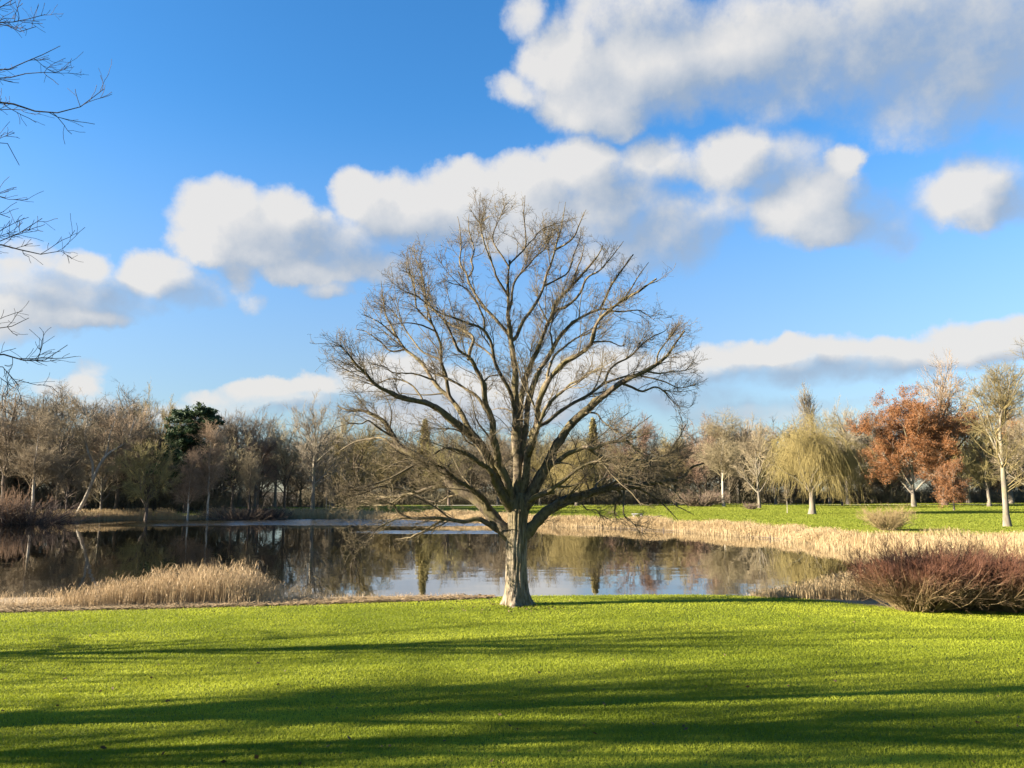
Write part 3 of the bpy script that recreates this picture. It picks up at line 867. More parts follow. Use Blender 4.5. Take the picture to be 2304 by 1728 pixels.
CROWN = np.array([(735, 1010), (750, 800), (795, 745), (812, 655), (880, 595), (930, 550), (990, 495), (1060, 458), (1185, 440), (1310, 465), (1390, 525), (1450, 585), (1482, 690), (1560, 735),
                  (1595, 860), (1575, 960), (1560, 1100), (1490, 1240), (1330, 1280), (1150, 1190), (900, 1250), (780, 1270), (740, 1150)], float)
CROWN = np.array([at(a, b, TREE_Y)[[0, 2]] for a, b in CROWN])        # outline of the crown, width and height


def in_crown(P, R):
    """keep the shoots that end inside the crown's outline"""
    e = P[:, -1][:, [0, 2]]
    ins = np.zeros(len(e), bool)
    for a, b in zip(CROWN, np.roll(CROWN, -1, 0)):
        c = (a[1] > e[:, 1]) != (b[1] > e[:, 1])
        with np.errstate(divide='ignore', invalid='ignore'):
            xc = (b[0] - a[0]) * (e[:, 1] - a[1]) / (b[1] - a[1]) + a[0]
        ins ^= c & (e[:, 0] < xc)
    return P[ins], R[ins]


def build_oak():
    rng = np.random.default_rng(21)
    bx = at(1163, 1364, TREE_Y)
    gz = float(ground(bx[0], TREE_Y))
    base = np.array([bx[0], TREE_Y, gz])
    root = empty('oak_tree', base)
    tag(root, 'large spreading bare oak standing alone on the lawn by the lake', 'tree')
    # trunk: fluted, flared at the root
    tp = px('1 850,1545 845,1500 842,1420 840,1300 838,1150 838,1000 840,900 845,800 850,700 856,600 862,500 864,430')
    tw = np.array([72, 63, 54, 48.5, 45.5, 45, 47, 44, 43, 46, 40, 22.])
    n = 54
    tpr = resample(np.column_stack([tp, tw]), n)
    K = 96
    V = []
    aa = np.arange(K) * 2 * math.pi / K
    ridge = rng.random((12,)) * 6.28
    for j, (a, b, w) in enumerate(tpr):
        c = at(a, b, TREE_Y)
        r = w / 2 * TREE_Y / F * 1.0
        low = math.exp(-max(c[2] - gz, 0) / .22)
        rr = r * (1 + .030 * np.sin(9 * aa + ridge[0] + .04 * j) + .030 * np.sin(17 * aa + ridge[1] - .06 * j + .8 * np.sin(.5 * j)) + .022 * np.sin(27 * aa + ridge[2] + .9 * np.sin(.7 * j + 3 * aa))
                  + .42 * low * (np.clip(np.sin(3 * aa + ridge[3]), 0, 1) + .7 * np.clip(np.sin(5 * aa + ridge[4]), 0, 1)) + .008 * rng.standard_normal(K))
        V.append(np.stack([c[0] + rr * np.cos(aa), c[1] + rr * np.sin(aa), np.full(K, c[2])], 1))
    V = np.array(V)
    idx = np.arange(n * K).reshape(n, K)
    q = np.stack([idx[:-1], np.roll(idx[:-1], -1, 1), np.roll(idx[1:], -1, 1), idx[1:]], -1).reshape(-1, 4)
    obj('trunk', mesh('trunk', V.reshape(-1, 3) - base, q, True), M_OAK, root)
    done, polys, rads = {}, [], []
    NP = 40
    for nm, par, w0, w1, k, course in LIMBS:
        pp = px(course)
        y0 = 0.0
        if par:
            pk, py_ = done[par]
            y0 = float(py_[np.argmin(((pk - pp[0]) ** 2).sum(1))])
        r = resample(pp, NP)
        ds = np.concatenate([[0], np.cumsum(np.linalg.norm(np.diff(r, axis=0), axis=1))]) * TREE_Y / F
        big = w0 > 9
        r = r + np.cumsum(rng.standard_normal(r.shape), 0) * (.28 if big else .25) * np.sin(np.linspace(0, math.pi, NP))[:, None]
        yo = y0 + k * ds ** 1.05 * .9 + .06 * np.cumsum(rng.standard_normal(NP)) * np.linspace(0, 1, NP)
        done[nm] = (r, yo)
        P3 = np.array([at(a, b, TREE_Y + o) for (a, b), o in zip(r, yo)])
        u = np.linspace(0, 1, NP)
        w1 = min(w1, 1.3)
        wd = w1 + (w0 - w1) * (1 - u) ** (.9 if big else .85)
        if nm in 'FACMDP' and len(nm) == 1:
            wd = wd * (1 + .25 * np.exp(-u / .04))
        R = .92 * wd / 2 * (TREE_Y + yo) / F
        R = R * (1 + .05 * rng.standard_normal(NP))
        polys.append(P3)
        rads.append(R)
        v, q = tubes(P3[None], R[None], 14 if w0 > 15 else 9)
        if w0 > 15:                                                  # rough bark on the thick limbs
            v = v + .014 * rng.standard_normal(v.shape)
        if w0 >= 10:
            obj('limb', mesh('limb', v - base, q, True), M_OAKLIMB, root)
            polys[-1] = P3
        else:
            small.append((v - base, q))
    P, R = np.array(polys), np.array(rads)
    # extra boughs towards and away from the viewer, so that the crown is round
    ctr = np.array([bx[0], TREE_Y, gz + 4.2])
    thick = [i for i, l in enumerate(LIMBS) if l[2] >= 10]
    thin = [i for i, l in enumerate(LIMBS) if l[2] < 10]
    ex, er = grow(rng, P[thick], R[thick], 60, .18, .75, (50, 12), (2.0, .25), .6, 8, .13, (0, 0, .03), .016, .008, (0, 0, .05), .35, ctr)
    ex, er = in_crown(ex, er)
    small.append(tuple(x - base if i == 0 else x for i, x in enumerate(tubes(ex, er, 6))))
    # rising side boughs that fan outwards
    fb, fr_ = grow(rng, P, R, 170, .25, .85, (26, 8), (1.9, .3), .62, 8, .10, (0, 0, .02), .010, .006, (0, 0, .06), .45, ctr)
    fb, fr_ = in_crown(fb, fr_)
    small.append(tuple(x - base if i == 0 else x for i, x in enumerate(tubes(fb, fr_, 5))))
    # finer and finer
    Pl = np.concatenate([P[:, ::5][:, :8], ex[:, :8], fb[:, :8], fb[:, :8]])
    Rl = np.concatenate([R[:, ::5][:, :8], er[:, :8], fr_[:, :8], fr_[:, :8]])
    b1, r1 = grow(rng, Pl, Rl, 1900, .12, 1.0, (46, 15), (.85, .38), .62, 7, .20, (0, 0, .03), .010, .0048, (0, 0, .05), .30, ctr)
    b1b, r1b = grow(rng, P[:, 26:34], R[:, 26:34], 430, .0, 1.0, (38, 13), (.72, .3), .9, 7, .19, (0, 0, .035), .010, .0055, (0, 0, .06), .3, ctr)
    tips, tr_ = P[:, 33:], R[:, 33:]
    b1c, r1c = grow(rng, tips, tr_, 460, .0, .95, (34, 13), (.55, .3), .9, 7, .19, (0, 0, .035), .010, .0055, (0, 0, .08), .4, ctr)
    b1, r1 = np.concatenate([b1, b1b, b1c]), np.concatenate([r1, r1b, r1c])
    b1, r1 = in_crown(b1, r1)
    b2, r2 = grow(rng, b1, r1, 13500, .12, 1.0, (50, 15), (.36, .4), .7, 5, .26, (0, 0, .02), .011, .0042, (0, 0, .03), .22, ctr)
    b2, r2 = in_crown(b2, r2)
    b3, r3 = grow(rng, b2, r2, 31000, .15, 1.0, (52, 14), (.16, .4), .75, 2, .28, (0, 0, .02), .012, .0032, (0, 0, .02), .12, ctr)
    v, q = join(*small, *[(a - base, b) for a, b in (segs(b1, r1, 4), segs(b2, r2, 3), segs(b3, r3, 3))])
    obj('crown', mesh('crown', v, q, False), M_OAKTWIG, root)


small = []
build_oak()

# ------------------------------------------------------------------ kinds of park trees, each built once (trunk mesh, crown mesh)


def trunk_line(h, lean=0., n=10, r0=.35, r1=.04, rng=None, wob=.02, flare=1.35):
    t = np.linspace(0, 1, n)
    p = np.stack([lean * h * t ** 1.5, np.zeros(n), h * t], 1)
    if rng is not None:
        p[1:, :2] += np.cumsum(rng.standard_normal((n - 1, 2)), 0) * wob * h / n
    r = r1 + (r0 - r1) * (1 - t) ** 1.1
    r[0] *= flare
    return p[None], r[None]


def kind_broad(seed, h=18., spread=1.0, dens=1.0, up=.12, trunk=.36, tw=.028, ht0=.15):
    """round-headed bare tree"""
    rng = np.random.default_rng(seed)
    T, RT = trunk_line(h * .62, 0, 9, h * .021, h * .008, rng, .05)
    L, RL = grow(rng, T, RT, 20, ht0 / .62, 1.0, (52, 14), (h * .40 * spread, .18), .80, 9, .10, (0, 0, .05), .022, .03, (0, 0, up), 0)
    A, RA = grow(rng, L, RL, 130, .15, 1.0, (46, 14), (h * .19 * spread, .25), .6, 6, .14, (0, 0, .03), .016, .016, (0, 0, up))
    ctr = (0, 0, h * .5)
    B, RB = grow(rng, np.concatenate([A, L[:, 2:9]]), np.concatenate([RA, RL[:, 2:9]]), int(620 * dens), .15, 1, (40, 12), (h * .085, .3), .7, 4, .16, (0, 0, .02), .014, tw * .7, (0, 0, .08), .3, ctr)
    C, RC = grow(rng, B, RB, int(3900 * dens), .1, 1, (40, 14), (h * .048, .3), .75, 2, .2, (0, 0, .01), .014, tw * .55, (0, 0, .05), .3, ctr)
    return join(tubes(T, RT, 10), tubes(L, RL, 6)), join(segs(A, RA, 4), segs(B, RB, 3), segs(C, RC, 3)), (B, RB, C, RC)


def kind_tall(seed, h=20., dens=1.0, tw=.026, spread=.22, forks=3):
    """narrow upright bare tree, several ascending stems"""
    rng = np.random.default_rng(seed)
    T, RT = trunk_line(h * .8, .02, 12, h * .018, h * .004, rng, .05)
    S, RS = grow(rng, T, RT, forks + 6, .22, .75, (26, 7), (h * .42, .15), .65, 10, .06, (0, 0, .06), .016, .03, (0, 0, .25))
    A, RA = grow(rng, S, RS, 100, .12, 1, (48, 12), (h * spread * .8, .25), .5, 6, .13, (0, 0, .02), .014, .014, (0, 0, .05))
    A2, RA2 = grow(rng, T, RT, 34, .22, 1, (56, 12), (h * spread, .25), .45, 6, .13, (0, 0, .03), .014, .014, (0, 0, .05))
    A, RA = np.concatenate([A, A2]), np.concatenate([RA, RA2])
    B, RB = grow(rng, A, RA, int(650 * dens), .1, 1, (42, 14), (h * .075, .3), .65, 4, .18, (0, 0, .02), .013, tw * .6, (0, 0, .04))
    C, RC = grow(rng, B, RB, int(3300 * dens), .1, 1, (36, 12), (h * .04, .3), .7, 2, .18, (0, 0, .02), .013, tw * .5, (0, 0, .08))
    return join(tubes(T, RT, 10), tubes(S, RS, 6)), join(segs(A, RA, 4), segs(B, RB, 3), segs(C, RC, 3)), (B, RB, C, RC)


def kind_birch(seed, h=15., dens=1.0):
    """slender stem, fine hanging twigs"""
    rng = np.random.default_rng(seed)
    T, RT = trunk_line(h * .95, .03, 12, h * .012, .02, rng, .06, 1.2)
    A, RA = grow(rng, T, RT, 55, .25, .98, (42, 9), (h * .34, .2), .28, 7, .09, (0, 0, .04), .011, .012, (0, 0, .1))
    B, RB = grow(rng, A, RA, int(650 * dens), .15, 1, (38, 12), (h * .10, .3), .7, 4, .14, (0, 0, -.05), .01, .012, (0, 0, 0))
    C, RC = grow(rng, B, RB, int(4200 * dens), .1, 1, (34, 12), (h * .055, .3), .8, 2, .15, (0, 0, -.08), .01, .011, (0, 0, -.05))
    return tubes(T, RT, 8), join(segs(A, RA, 4), segs(B, RB, 3), segs(C, RC, 3)), None


def kind_forked(seed, h=16.):
    """leaning pale stem that forks wide"""
    rng = np.random.default_rng(seed)
    a = np.array([[0, 0, 0], [.10, 0, .16], [.16, 0, .30], [.22, 0, .42], [.30, .02, .52], [.42, .03, .58], [.50, .05, .66], [.54, .05, .8]]) * h * np.array([.75, 1, 1])
    b = np.array([[.16, 0, .30], [.15, 0, .42], [.10, -.03, .54], [.06, -.04, .66], [.08, -.04, .78], [.02, -.05, .9]]) * h * np.array([.75, 1, 1])
    c = np.array([[.22, 0, .42], [.27, .04, .55], [.27, .06, .68], [.33, .08, .85]]) * h * np.array([.75, 1, 1])
    P = np.stack([resample(x, 14) for x in (a, b, c)])
    R = np.linspace(1, .25, 14)[None] * np.array([.016, .010, .008])[:, None] * h
    A, RA = grow(rng, P, R, 70, .3, 1, (42, 10), (h * .2, .25), .7, 6, .12, (0, 0, .04), .014, .014, (0, 0, .1))
    B, RB = grow(rng, A, RA, 520, .1, 1, (40, 12), (h * .09, .3), .7, 4, .16, (0, 0, .02), .012, .013, (0, 0, .1))
    C, RC = grow(rng, B, RB, 2200, .1, 1, (38, 12), (h * .045, .3), .7, 2, .18, (0, 0, .02), .012, .010, (0, 0, .1))
    return join(tubes(P, R, 9)), join(segs(A, RA, 4), segs(B, RB, 3), segs(C, RC, 3)), None


def kind_poplar(seed, h=22.):
    rng = np.random.default_rng(seed)
    T, RT = trunk_line(h * .97, 0, 12, h * .014, .03, rng, .02)
    A, RA = grow(rng, T, RT, 100, .08, .95, (27, 6), (h * .30, .2), .30, 9, .04, (0, 0, .16), .010, .016, (0, 0, .5))
    B, RB = grow(rng, A, RA, 900, .15, 1, (20, 7), (h * .10, .3), .6, 4, .07, (0, 0, .1), .010, .014, (0, 0, .4))
    C, RC = grow(rng, B, RB, 2400, .1, 1, (22, 8), (h * .05, .3), .7, 2, .09, (0, 0, .08), .010, .012, (0, 0, .3))
    return tubes(T, RT, 8), join(segs(A, RA, 4), segs(B, RB, 3), segs(C, RC, 3)), None


def kind_willow(seed, h=13.):
    rng = np.random.default_rng(seed)
    T, RT = trunk_line(h * .45, .02, 7, h * .033, h * .02, rng, .06)
    L, RL = grow(rng, T, RT, 17, .35, 1, (44, 14), (h * .55, .2), .95, 9, .14, (0, 0, .03), .024, .04, (0, 0, .25))
    A, RA = grow(rng, L, RL, 120, .3, 1, (48, 12), (h * .20, .25), .75, 7, .12, (0, 0, -.06), .012, .014, (0, 0, .12))
    S, RS = grow(rng, A, RA, 4200, .05, 1, (60, 22), (h * .19, .45), .95, 7, .10, (0, 0, -.34), .004, .010, (0, 0, -.15))
    S2, RS2 = grow(rng, S, RS, 3600, .05, .9, (28, 10), (h * .085, .3), .9, 3, .08, (0, 0, -.4), .005, .009, (0, 0, -.25))
    for q_ in (S, S2):
        low = .5 + 3.6 * fbm(q_[:, 0, 0] * .45 + 7, q_[:, 0, 1] * .45, 3) ** 1.5 + .7 * rng.random(len(q_))
        q_[..., 2] = np.maximum(q_[..., 2], low[:, None])
    v, q = join(segs(S, RS, 3), segs(S2, RS2, 3))
    return join(tubes(T, RT, 10), tubes(L, RL, 6), segs(A, RA, 4)), (v, q), None


def needles(rng, P, m, size, flat, sd):
    B, n, _ = P.shape
    b = rng.integers(0, B, m)
    f = (.25 + .75 * rng.random(m)) * (n - 1)
    i = np.minimum(f.astype(int), n - 2)
    fr = (f - i)[:, None]
    pos = P[b, i] * (1 - fr) + P[b, i + 1] * fr + rng.standard_normal((m, 3)) * np.array(sd)
    return leaves(rng, pos, size * (.6 + .8 * rng.random(m)), flat, 2.6)


def kind_pine(seed, h=18.):
    """old pine: bare stem below, layered dark plates above"""
    rng = np.random.default_rng(seed)
    T, RT = trunk_line(h * .95, .05, 10, h * .018, .06, rng, .07)
    L, RL = grow(rng, T, RT, 44, .28, .99, (74, 9), (h * .30, .22), .55, 7, .08, (0, 0, .03), .016, .03)
    A, RA = grow(rng, L, RL, 300, .25, 1, (50, 14), (h * .09, .25), .8, 4, .1, (0, 0, .05), .016, .014)
    v, q = needles(rng, A, 26000, .21, .25, (.30, .30, .13))
    return join(tubes(T, RT, 9), tubes(L, RL, 5), segs(A, RA, 3)), (v, q), None


def kind_spruce(seed, h=16.):
    rng = np.random.default_rng(seed)
    T, RT = trunk_line(h, 0, 10, h * .014, .02, rng, .01)
    L, RL = grow(rng, T, RT, 330, .12, .99, (80, 14), (h * .24, .25), .05, 6, .07, (0, 0, -.02), .010, .012, (0, 0, -.1))
    v, q = needles(rng, L, 19000, .17, .0, (.16, .16, .30))
    return join(tubes(T, RT, 7), segs(L, RL, 3)), (v, q), None


def kind_leafed(seed, h=19., leaf_top=1.0, nl=26000, spread=1.0, size=.17):
    """oak still holding its dry leaves, up to a share of its height"""
    rng = np.random.default_rng(seed)
    tk, cr, (B, RB, C, RC) = kind_broad(seed, h, spread, .95, .06, .36, .03, .09)
    P = np.concatenate([C[:, -1], C[:, 1], B[:, 2], B[:, 3]])
    keep = P[:, 2] < h * leaf_top * (.85 + .25 * rng.random(len(P)))
    P = P[keep]
    i = rng.integers(0, len(P), nl)
    pos = P[i] + rng.standard_normal((nl, 3)) * .24
    v, q = leaves(rng, pos, size * (.6 + .8 * rng.random(nl)), .1, 1.5)
    base = fbm(P[:, 0] * .6 + 5, P[:, 2] * .6, 2)[i]
    return tk, cr, None, (v, q, np.clip(base + .3 * rng.standard_normal(nl), 0, 1))


def kind_shrub(seed, h=2., w=1.6, stems=260, fine=3200, r=.008, droop=.0, elev=(8, 62)):
    """many stems fanning from the ground"""
    rng = np.random.default_rng(seed)
    a = rng.random(stems) * 2 * math.pi
    tilt = np.radians(elev[0] + (elev[1] - elev[0]) * rng.random(stems) ** .8)
    d = np.stack([np.sin(tilt) * np.cos(a), np.sin(tilt) * np.sin(a), np.cos(tilt)], 1)
    p = np.stack([np.cos(a), np.sin(a), np.zeros(stems)], 1) * (w * .30 * rng.random(stems) ** .6)[:, None]
    L = h * (.78 + .25 * rng.random(stems)) / np.maximum(np.cos(tilt), .62)
    pts = [p]
    for s in range(7):
        pts.append(pts[-1] + d * (L / 7)[:, None])
        d = unit(d + .15 * rng.standard_normal(d.shape) + np.array([0, 0, .06 - droop]))
    P = np.stack(pts, 1)
    R = np.linspace(r * 1.5, r * .6, 8)[None] * (.7 + .6 * rng.random(stems))[:, None]
    B, RB = grow(rng, P, R, fine // 4, .2, 1, (30, 10), (h * .32, .3), .7, 4, .18, (0, 0, .05 - droop), .008, r * .5, (0, 0, .15))
    C, RC = grow(rng, B, RB, fine, .1, 1, (36, 14), (h * .13, .35), .8, 2, .2, (0, 0, .05), .010, r * .55, (0, 0, .12))
    return segs(P, R, 4), join(segs(B, RB, 3), segs(C, RC, 3)), None


def kind_sapling(seed, h=4.5):
    rng = np.random.default_rng(seed)
    T, RT = trunk_line(h * .9, .02, 8, .05, .015, rng, .04, 1.2)
    A, RA = grow(rng, T, RT, 26, .35, 1, (38, 9), (h * .3, .25), .5, 4, .12, (0, 0, .05), .01, .012, (0, 0, .15))
    B, RB = grow(rng, A, RA, 240, .1, 1, (38, 12), (h * .13, .3), .7, 3, .15, (0, 0, .02), .01, .010, (0, 0, .1))
    return tubes(T, RT, 7), join(segs(A, RA, 3), segs(B, RB, 3)), None


PROTO = {}


def proto(key, res, tmat, cmat, lmat=None):
    tk, cr = res[0], res[1]
    h = max(tk[0][:, 2].max(), cr[0][:, 2].max())
    d = {'h': h, 'trunk': mesh('trunk', *tk, True), 'crown': None, 'leaves': None}
    d['trunk'].materials.append(tmat)
    attrs = None
    if cmat in (M_PINE, M_SPRUCE, M_WILLOW):
        k = 4 if cmat in (M_PINE, M_SPRUCE) else 6
        rg = np.random.default_rng(3)
        attrs = {'tint': np.repeat(rg.random(len(cr[0]) // k), k)}
    d['crown'] = mesh('crown', *cr, False, attrs)
    d['crown'].materials.append(cmat)
    if len(res) > 3:
        v, q, tint = res[3]
        d['leaves'] = mesh('leaves', v, q, False, {'tint': np.repeat(tint, 4)})
        d['leaves'].materials.append(lmat)
        d['h'] = max(h, v[:, 2].max())
    PROTO[key] = d


proto('broad_a', kind_broad(31, 18), M_GREYBARK, M_TW_BROWN)
proto('broad_b', kind_broad(32, 18, 1.1, 1.0, .05), M_DARKBARK, M_TW_BROWN)
proto('broad_grey', kind_broad(33, 18, .95, .9, .2), M_GREYBARK, M_TW_GREY)
proto('olive_round', kind_broad(34, 16, 1.15, 1.35, .05, ht0=.10), M_DARKBARK, M_TW_OLIVE)
proto('olive_b', kind_broad(35, 16, 1.0, 1.3, .15), M_GREYBARK, M_TW_OLIVE)
proto('red_round', kind_broad(36, 16, 1.0, 1.3, .12), M_DARKBARK, M_TW_RED)
proto('tall_a', kind_tall(41, 21), M_GREYBARK, M_TW_GREY)
proto('tall_b', kind_tall(42, 21, .9), M_DARKBARK, M_TW_BROWN)
proto('tall_big', kind_tall(47, 20, 1.3, .016, .27, 4), M_GREYBARK, M_TW_OLIVE)
proto('birch_a', kind_birch(51), M_PALEBARK, M_TW_RED)
proto('birch_b', kind_birch(52, 16, 1.2), M_PALEBARK, M_TW_BROWN)
proto('forked', kind_forked(55), M_PALEBARK, M_TW_BROWN)
proto('poplar', kind_poplar(61), M_GREYBARK, M_TW_GREY)
proto('willow', kind_willow(62), M_GREYBARK, M_WILLOW)
proto('pine', kind_pine(63), M_DARKBARK, M_PINE)
proto('spruce', kind_spruce(64), M_DARKBARK, M_SPRUCE)
proto('russet', kind_leafed(71, 19, 1.3, 85000, 1.2, .115), M_GREYBARK, M_TW_RED, M_RUSSET)
proto('russet_top', kind_leafed(72, 22, .62, 36000, 1.0, .12), M_DARKBARK, M_TW_RED, M_RUSSET)
proto('russet_small', kind_leafed(73, 9, 1.3, 11000, .9, .11), M_GREYBARK, M_TW_RED, M_RUSSET)
proto('sparse', kind_broad(95, 15, 1.1, .45, .15, .3, .010, .2), M_DARKBARK, M_TW_DARK)
proto('tan_shrub', kind_shrub(81, 2.6, 2.2, 220, 4200, .018, 0), twigs('tan_stems', (.17, .12, .06), (.26, .185, .095)), twigs('tan_twigs', (.16, .105, .05), (.26, .175, .085)))
proto('dark_shrub', kind_shrub(82, 3., 3., 160, 2600, .024, .03), M_DARKBARK, twigs('dark_red_twigs', (.05, .033, .024), (.10, .063, .042)))
proto('rust_shrub', kind_shrub(83, 5., 4., 160, 3000, .03, .02), M_DARKBARK, twigs('rust_twigs', (.085, .048, .028), (.15, .078, .04)))
proto('pink_shrub', kind_shrub(84, 1.5, 2., 120, 1500, .02), twigs('pink_stems', (.13, .095, .065), (.19, .14, .095)), twigs('pink_twigs', (.135, .095, .066), (.20, .145, .10)))
proto('sapling', kind_sapling(85), M_PALEBARK, M_TW_BROWN)


def plant(key, name, label, cat, x, y, top=None, h=None, rot=0, wide=1.0, group=None, tint=None):
    """a copy of a kind with its parts; size set by the height h or by the height the photo shows"""
    d = PROTO[key]
    z = float(ground(x, y))
    s = h / d['h']
    o = empty(name, (x, y, z - .05))
    o.rotation_euler = (0, 0, rot)
    o.scale = (s * wide, s * wide, s)
    tag(o, label, cat, group)
    for k in ('trunk', 'crown', 'leaves'):
        if d[k]:
            nm = k
            if 'shrub' in key:
                nm = {'trunk': 'stems', 'crown': 'twigs'}[k]
            c = bpy.data.objects.new(nm, d[k])
            COL.objects.link(c)
            c.parent = o
    return o


def tree(key, name, label, px_, Y, top, rot=0, wide=1.0, group=None, cat='tree'):
    p = at(px_, 1130, Y)
    z = float(ground(p[0], Y))
    h = at(px_, top, Y)[2] - z
    return plant(key, name, label, cat, p[0], Y, None, h, rot, wide, group)


LW = 'trees of the wood behind the left shore'
MW = 'trees behind the big oak across the lake'
RW = 'trees on the sunlit lawn across the lake'
BK = 'bare treetops rising behind the left wood'
T_ = tree
# left wood, front row and those one can tell apart
T_('tall_b', 'bare_tree', 'tall dark bare tree at the left picture edge above the rusty bush', 6, 116, 852, .3, 1.2, LW)
T_('tall_a', 'bare_tree', 'tall grey bare tree right of the dark one at the left picture edge', 78, 138, 842, 1.2, 1.1, LW)
T_('birch_b', 'birch_tree', 'thin pale-stemmed bare tree just right of the rusty shore bush', 74, 112, 905, 2.2, 1.25, LW)
T_('broad_b', 'bare_tree', 'brown bare tree between the thin pale stem and the white forked trunk', 128, 124, 888, .9, 1.0, LW)
T_('forked', 'bare_tree', 'bare tree with a bright white leaning trunk that forks wide', 172, 117, 872, 0, 1.0, LW)
T_('red_round', 'bare_tree', 'reddish bare tree between the white forked trunk and the olive tree', 262, 128, 902, 2.6, .9, LW)
T_('olive_round', 'bare_tree', 'round olive-green mossy tree left of the dark pine', 330, 117, 945, .4, .85, LW)
T_('tall_a', 'bare_tree', 'tall bare grey tree rising above the olive mossy tree', 288, 142, 848, 3.4, 1.1, LW)
T_('olive_b', 'bare_tree', 'tall greenish tree with ivy colour immediately left of the dark pine', 346, 138, 846, 1.9, .7, LW)
T_('pine', 'pine_tree', 'dark green pine with layered crown rising from the left wood', 418, 128, 902, 1.0, 1.1, LW)
T_('birch_a', 'birch_tree', 'low reddish birch with two white stems below the dark pine', 424, 117.5, 1000, .5, 1.15, LW)
T_('birch_a', 'birch_tree', 'taller reddish birch with a white stem right of the pine', 468, 120, 938, 2.0, 1.1, LW)
T_('broad_b', 'bare_tree', 'dark bare tree above the dark rounded shore bush', 522, 127, 962, 1.4, .8, LW)
T_('red_round', 'bare_tree', 'brownish-red bare tree behind the dark rounded shore bush', 580, 131, 958, .2, .8, LW)
T_('broad_b', 'bare_tree', 'dark spreading bare tree left of the tall tree beside the oak', 640, 134, 940, 3.6, .8, LW)
T_('broad_grey', 'bare_tree', 'tall vase-shaped bare tree standing on the grass left of the oak', 704, 128, 874, 2.4, .85, LW)
T_('broad_a', 'bare_tree', 'low brown tree over the shore right of the white forked trunk', 228, 119, 975, 4.0, .8, LW)
T_('broad_b', 'bare_tree', 'low dark crooked tree at the water below the white forked trunk', 150, 114, 1010, 5.0, .8, LW)
T_('tall_b', 'bare_tree', 'slim dark bare tree between the pine and the tall vase-shaped tree', 560, 124, 1000, .8, .9, LW)
for px_, Y, top, k, r in ((120, 150, 858, 'tall_b', .1), (165, 152, 868, 'broad_grey', 1.1), (215, 150, 872, 'tall_a', 2.1), (505, 152, 905, 'tall_a', .7), (540, 155, 908, 'broad_grey', 4.4),
                          (575, 152, 905, 'broad_grey', 2.9), (618, 156, 930, 'tall_a', 3.3), (30, 150, 858, 'broad_grey', .5), (245, 154, 880, 'broad_grey', 5.1)):
    T_(k, 'bare_tree', 'fine bare grey treetop rising against the sky behind the left wood', px_, Y, top, r, .95, BK)
# behind the oak
T_('olive_round', 'bare_tree', 'dense olive tree seen through the left lower boughs of the oak', 792, 142, 898, 1.1, 1.0, MW)
T_('broad_a', 'bare_tree', 'brown bare tree between the tall vase-shaped tree and the dense olive one', 750, 163, 911, 2.5, .9, MW)
T_('spruce', 'spruce_tree', 'pointed yellowish conifer tip left of the oak trunk', 955, 219, 938, 0, .8, MW)
T_('olive_b', 'bare_tree', 'olive bare tree left of the pointed conifer behind the oak', 880, 198, 954, 3.1, 1.0, MW)
T_('olive_round', 'bare_tree', 'wide olive crown directly left of the oak trunk across the lake', 1010, 195, 961, 4.3, .9, MW)
T_('broad_a', 'bare_tree', 'brown crown hidden behind the upper oak trunk', 1120, 201, 958, .6, .9, MW)
T_('olive_b', 'bare_tree', 'olive crown just right of the oak trunk across the lake', 1215, 198, 964, 5.2, .9, MW)
T_('willow', 'willow_tree', 'ochre weeping tree seen under the right boughs of the oak', 1298, 189, 976, 1.0, 1.0, MW)
T_('spruce', 'spruce_tree', 'pointed yellowish conifer tip right of the oak trunk', 1337, 225, 936, 1.0, .85, MW)
T_('red_round', 'bare_tree', 'reddish-brown treetop right of the conifer behind the oak', 1432, 207, 924, .9, .9, MW)
T_('olive_round', 'bare_tree', 'dark olive tree behind the right end of the oak boughs', 1405, 190, 976, 2.2, .85, MW)
T_('olive_b', 'bare_tree', 'greenish tree at the tip of the oak boughs on the right', 1520, 195, 948, 3.8, .9, MW)
T_('red_round', 'bare_tree', 'low reddish tree between the oak bough tips and the pale trunk', 1575, 190, 971, 1.7, .85, MW)
# sunlit right
T_('birch_b', 'bare_tree', 'pinkish-brown bare tree with pale trunk first on the sunlit lawn', 1628, 176, 910, .3, 1.35, RW)
T_('broad_a', 'bare_tree', 'broad tan bare tree between the pale trunk and the yellow willow', 1708, 160, 934, 3.0, .8, RW)
T_('willow', 'willow_tree', 'golden-yellow weeping willow on the sunlit lawn', 1826, 124, 912, 2.4, 1.02, RW)
T_('poplar', 'poplar_tree', 'narrow columnar poplar rising behind the yellow willow', 1827, 215, 850, 0, 1.8, RW)
T_('broad_grey', 'bare_tree', 'bare grey tree rising between poplar and rust-coloured oak', 1908, 196, 886, 1.5, .8, RW)
T_('broad_grey', 'bare_tree', 'smaller bare treetop touching the left side of the rust-coloured oak', 1962, 205, 895, 4.1, .8, RW)
T_('broad_b', 'bare_tree', 'dark bare tree in the shade between willow and rust-coloured oak', 1895, 182, 985, .2, .75, RW)
T_('russet', 'oak_tree', 'wide oak full of rust-orange dry leaves on the right', 2056, 172, 856, .8, .98, RW)
T_('russet_top', 'oak_tree', 'taller oak with bare top and rust leaves below on the right', 2126, 182, 790, 2.0, .85, RW)
T_('russet_small', 'oak_tree', 'small rust-leaved tree on a thin pale trunk on the right', 2146, 140, 1025, 1.0, .8, RW)
T_('tall_big', 'bare_tree', 'tall greyish-olive bare tree nearest on the right lawn', 2262, 83, 745, .4, 1.0, RW)
T_('olive_b', 'bare_tree', 'tan-olive tree behind the tall bare one at the right edge', 2225, 170, 925, 2.8, 1.0, RW)
T_('broad_a', 'bare_tree', 'bare brown tree at the far right picture edge', 2330, 120, 868, 1.9, 1.0, RW)
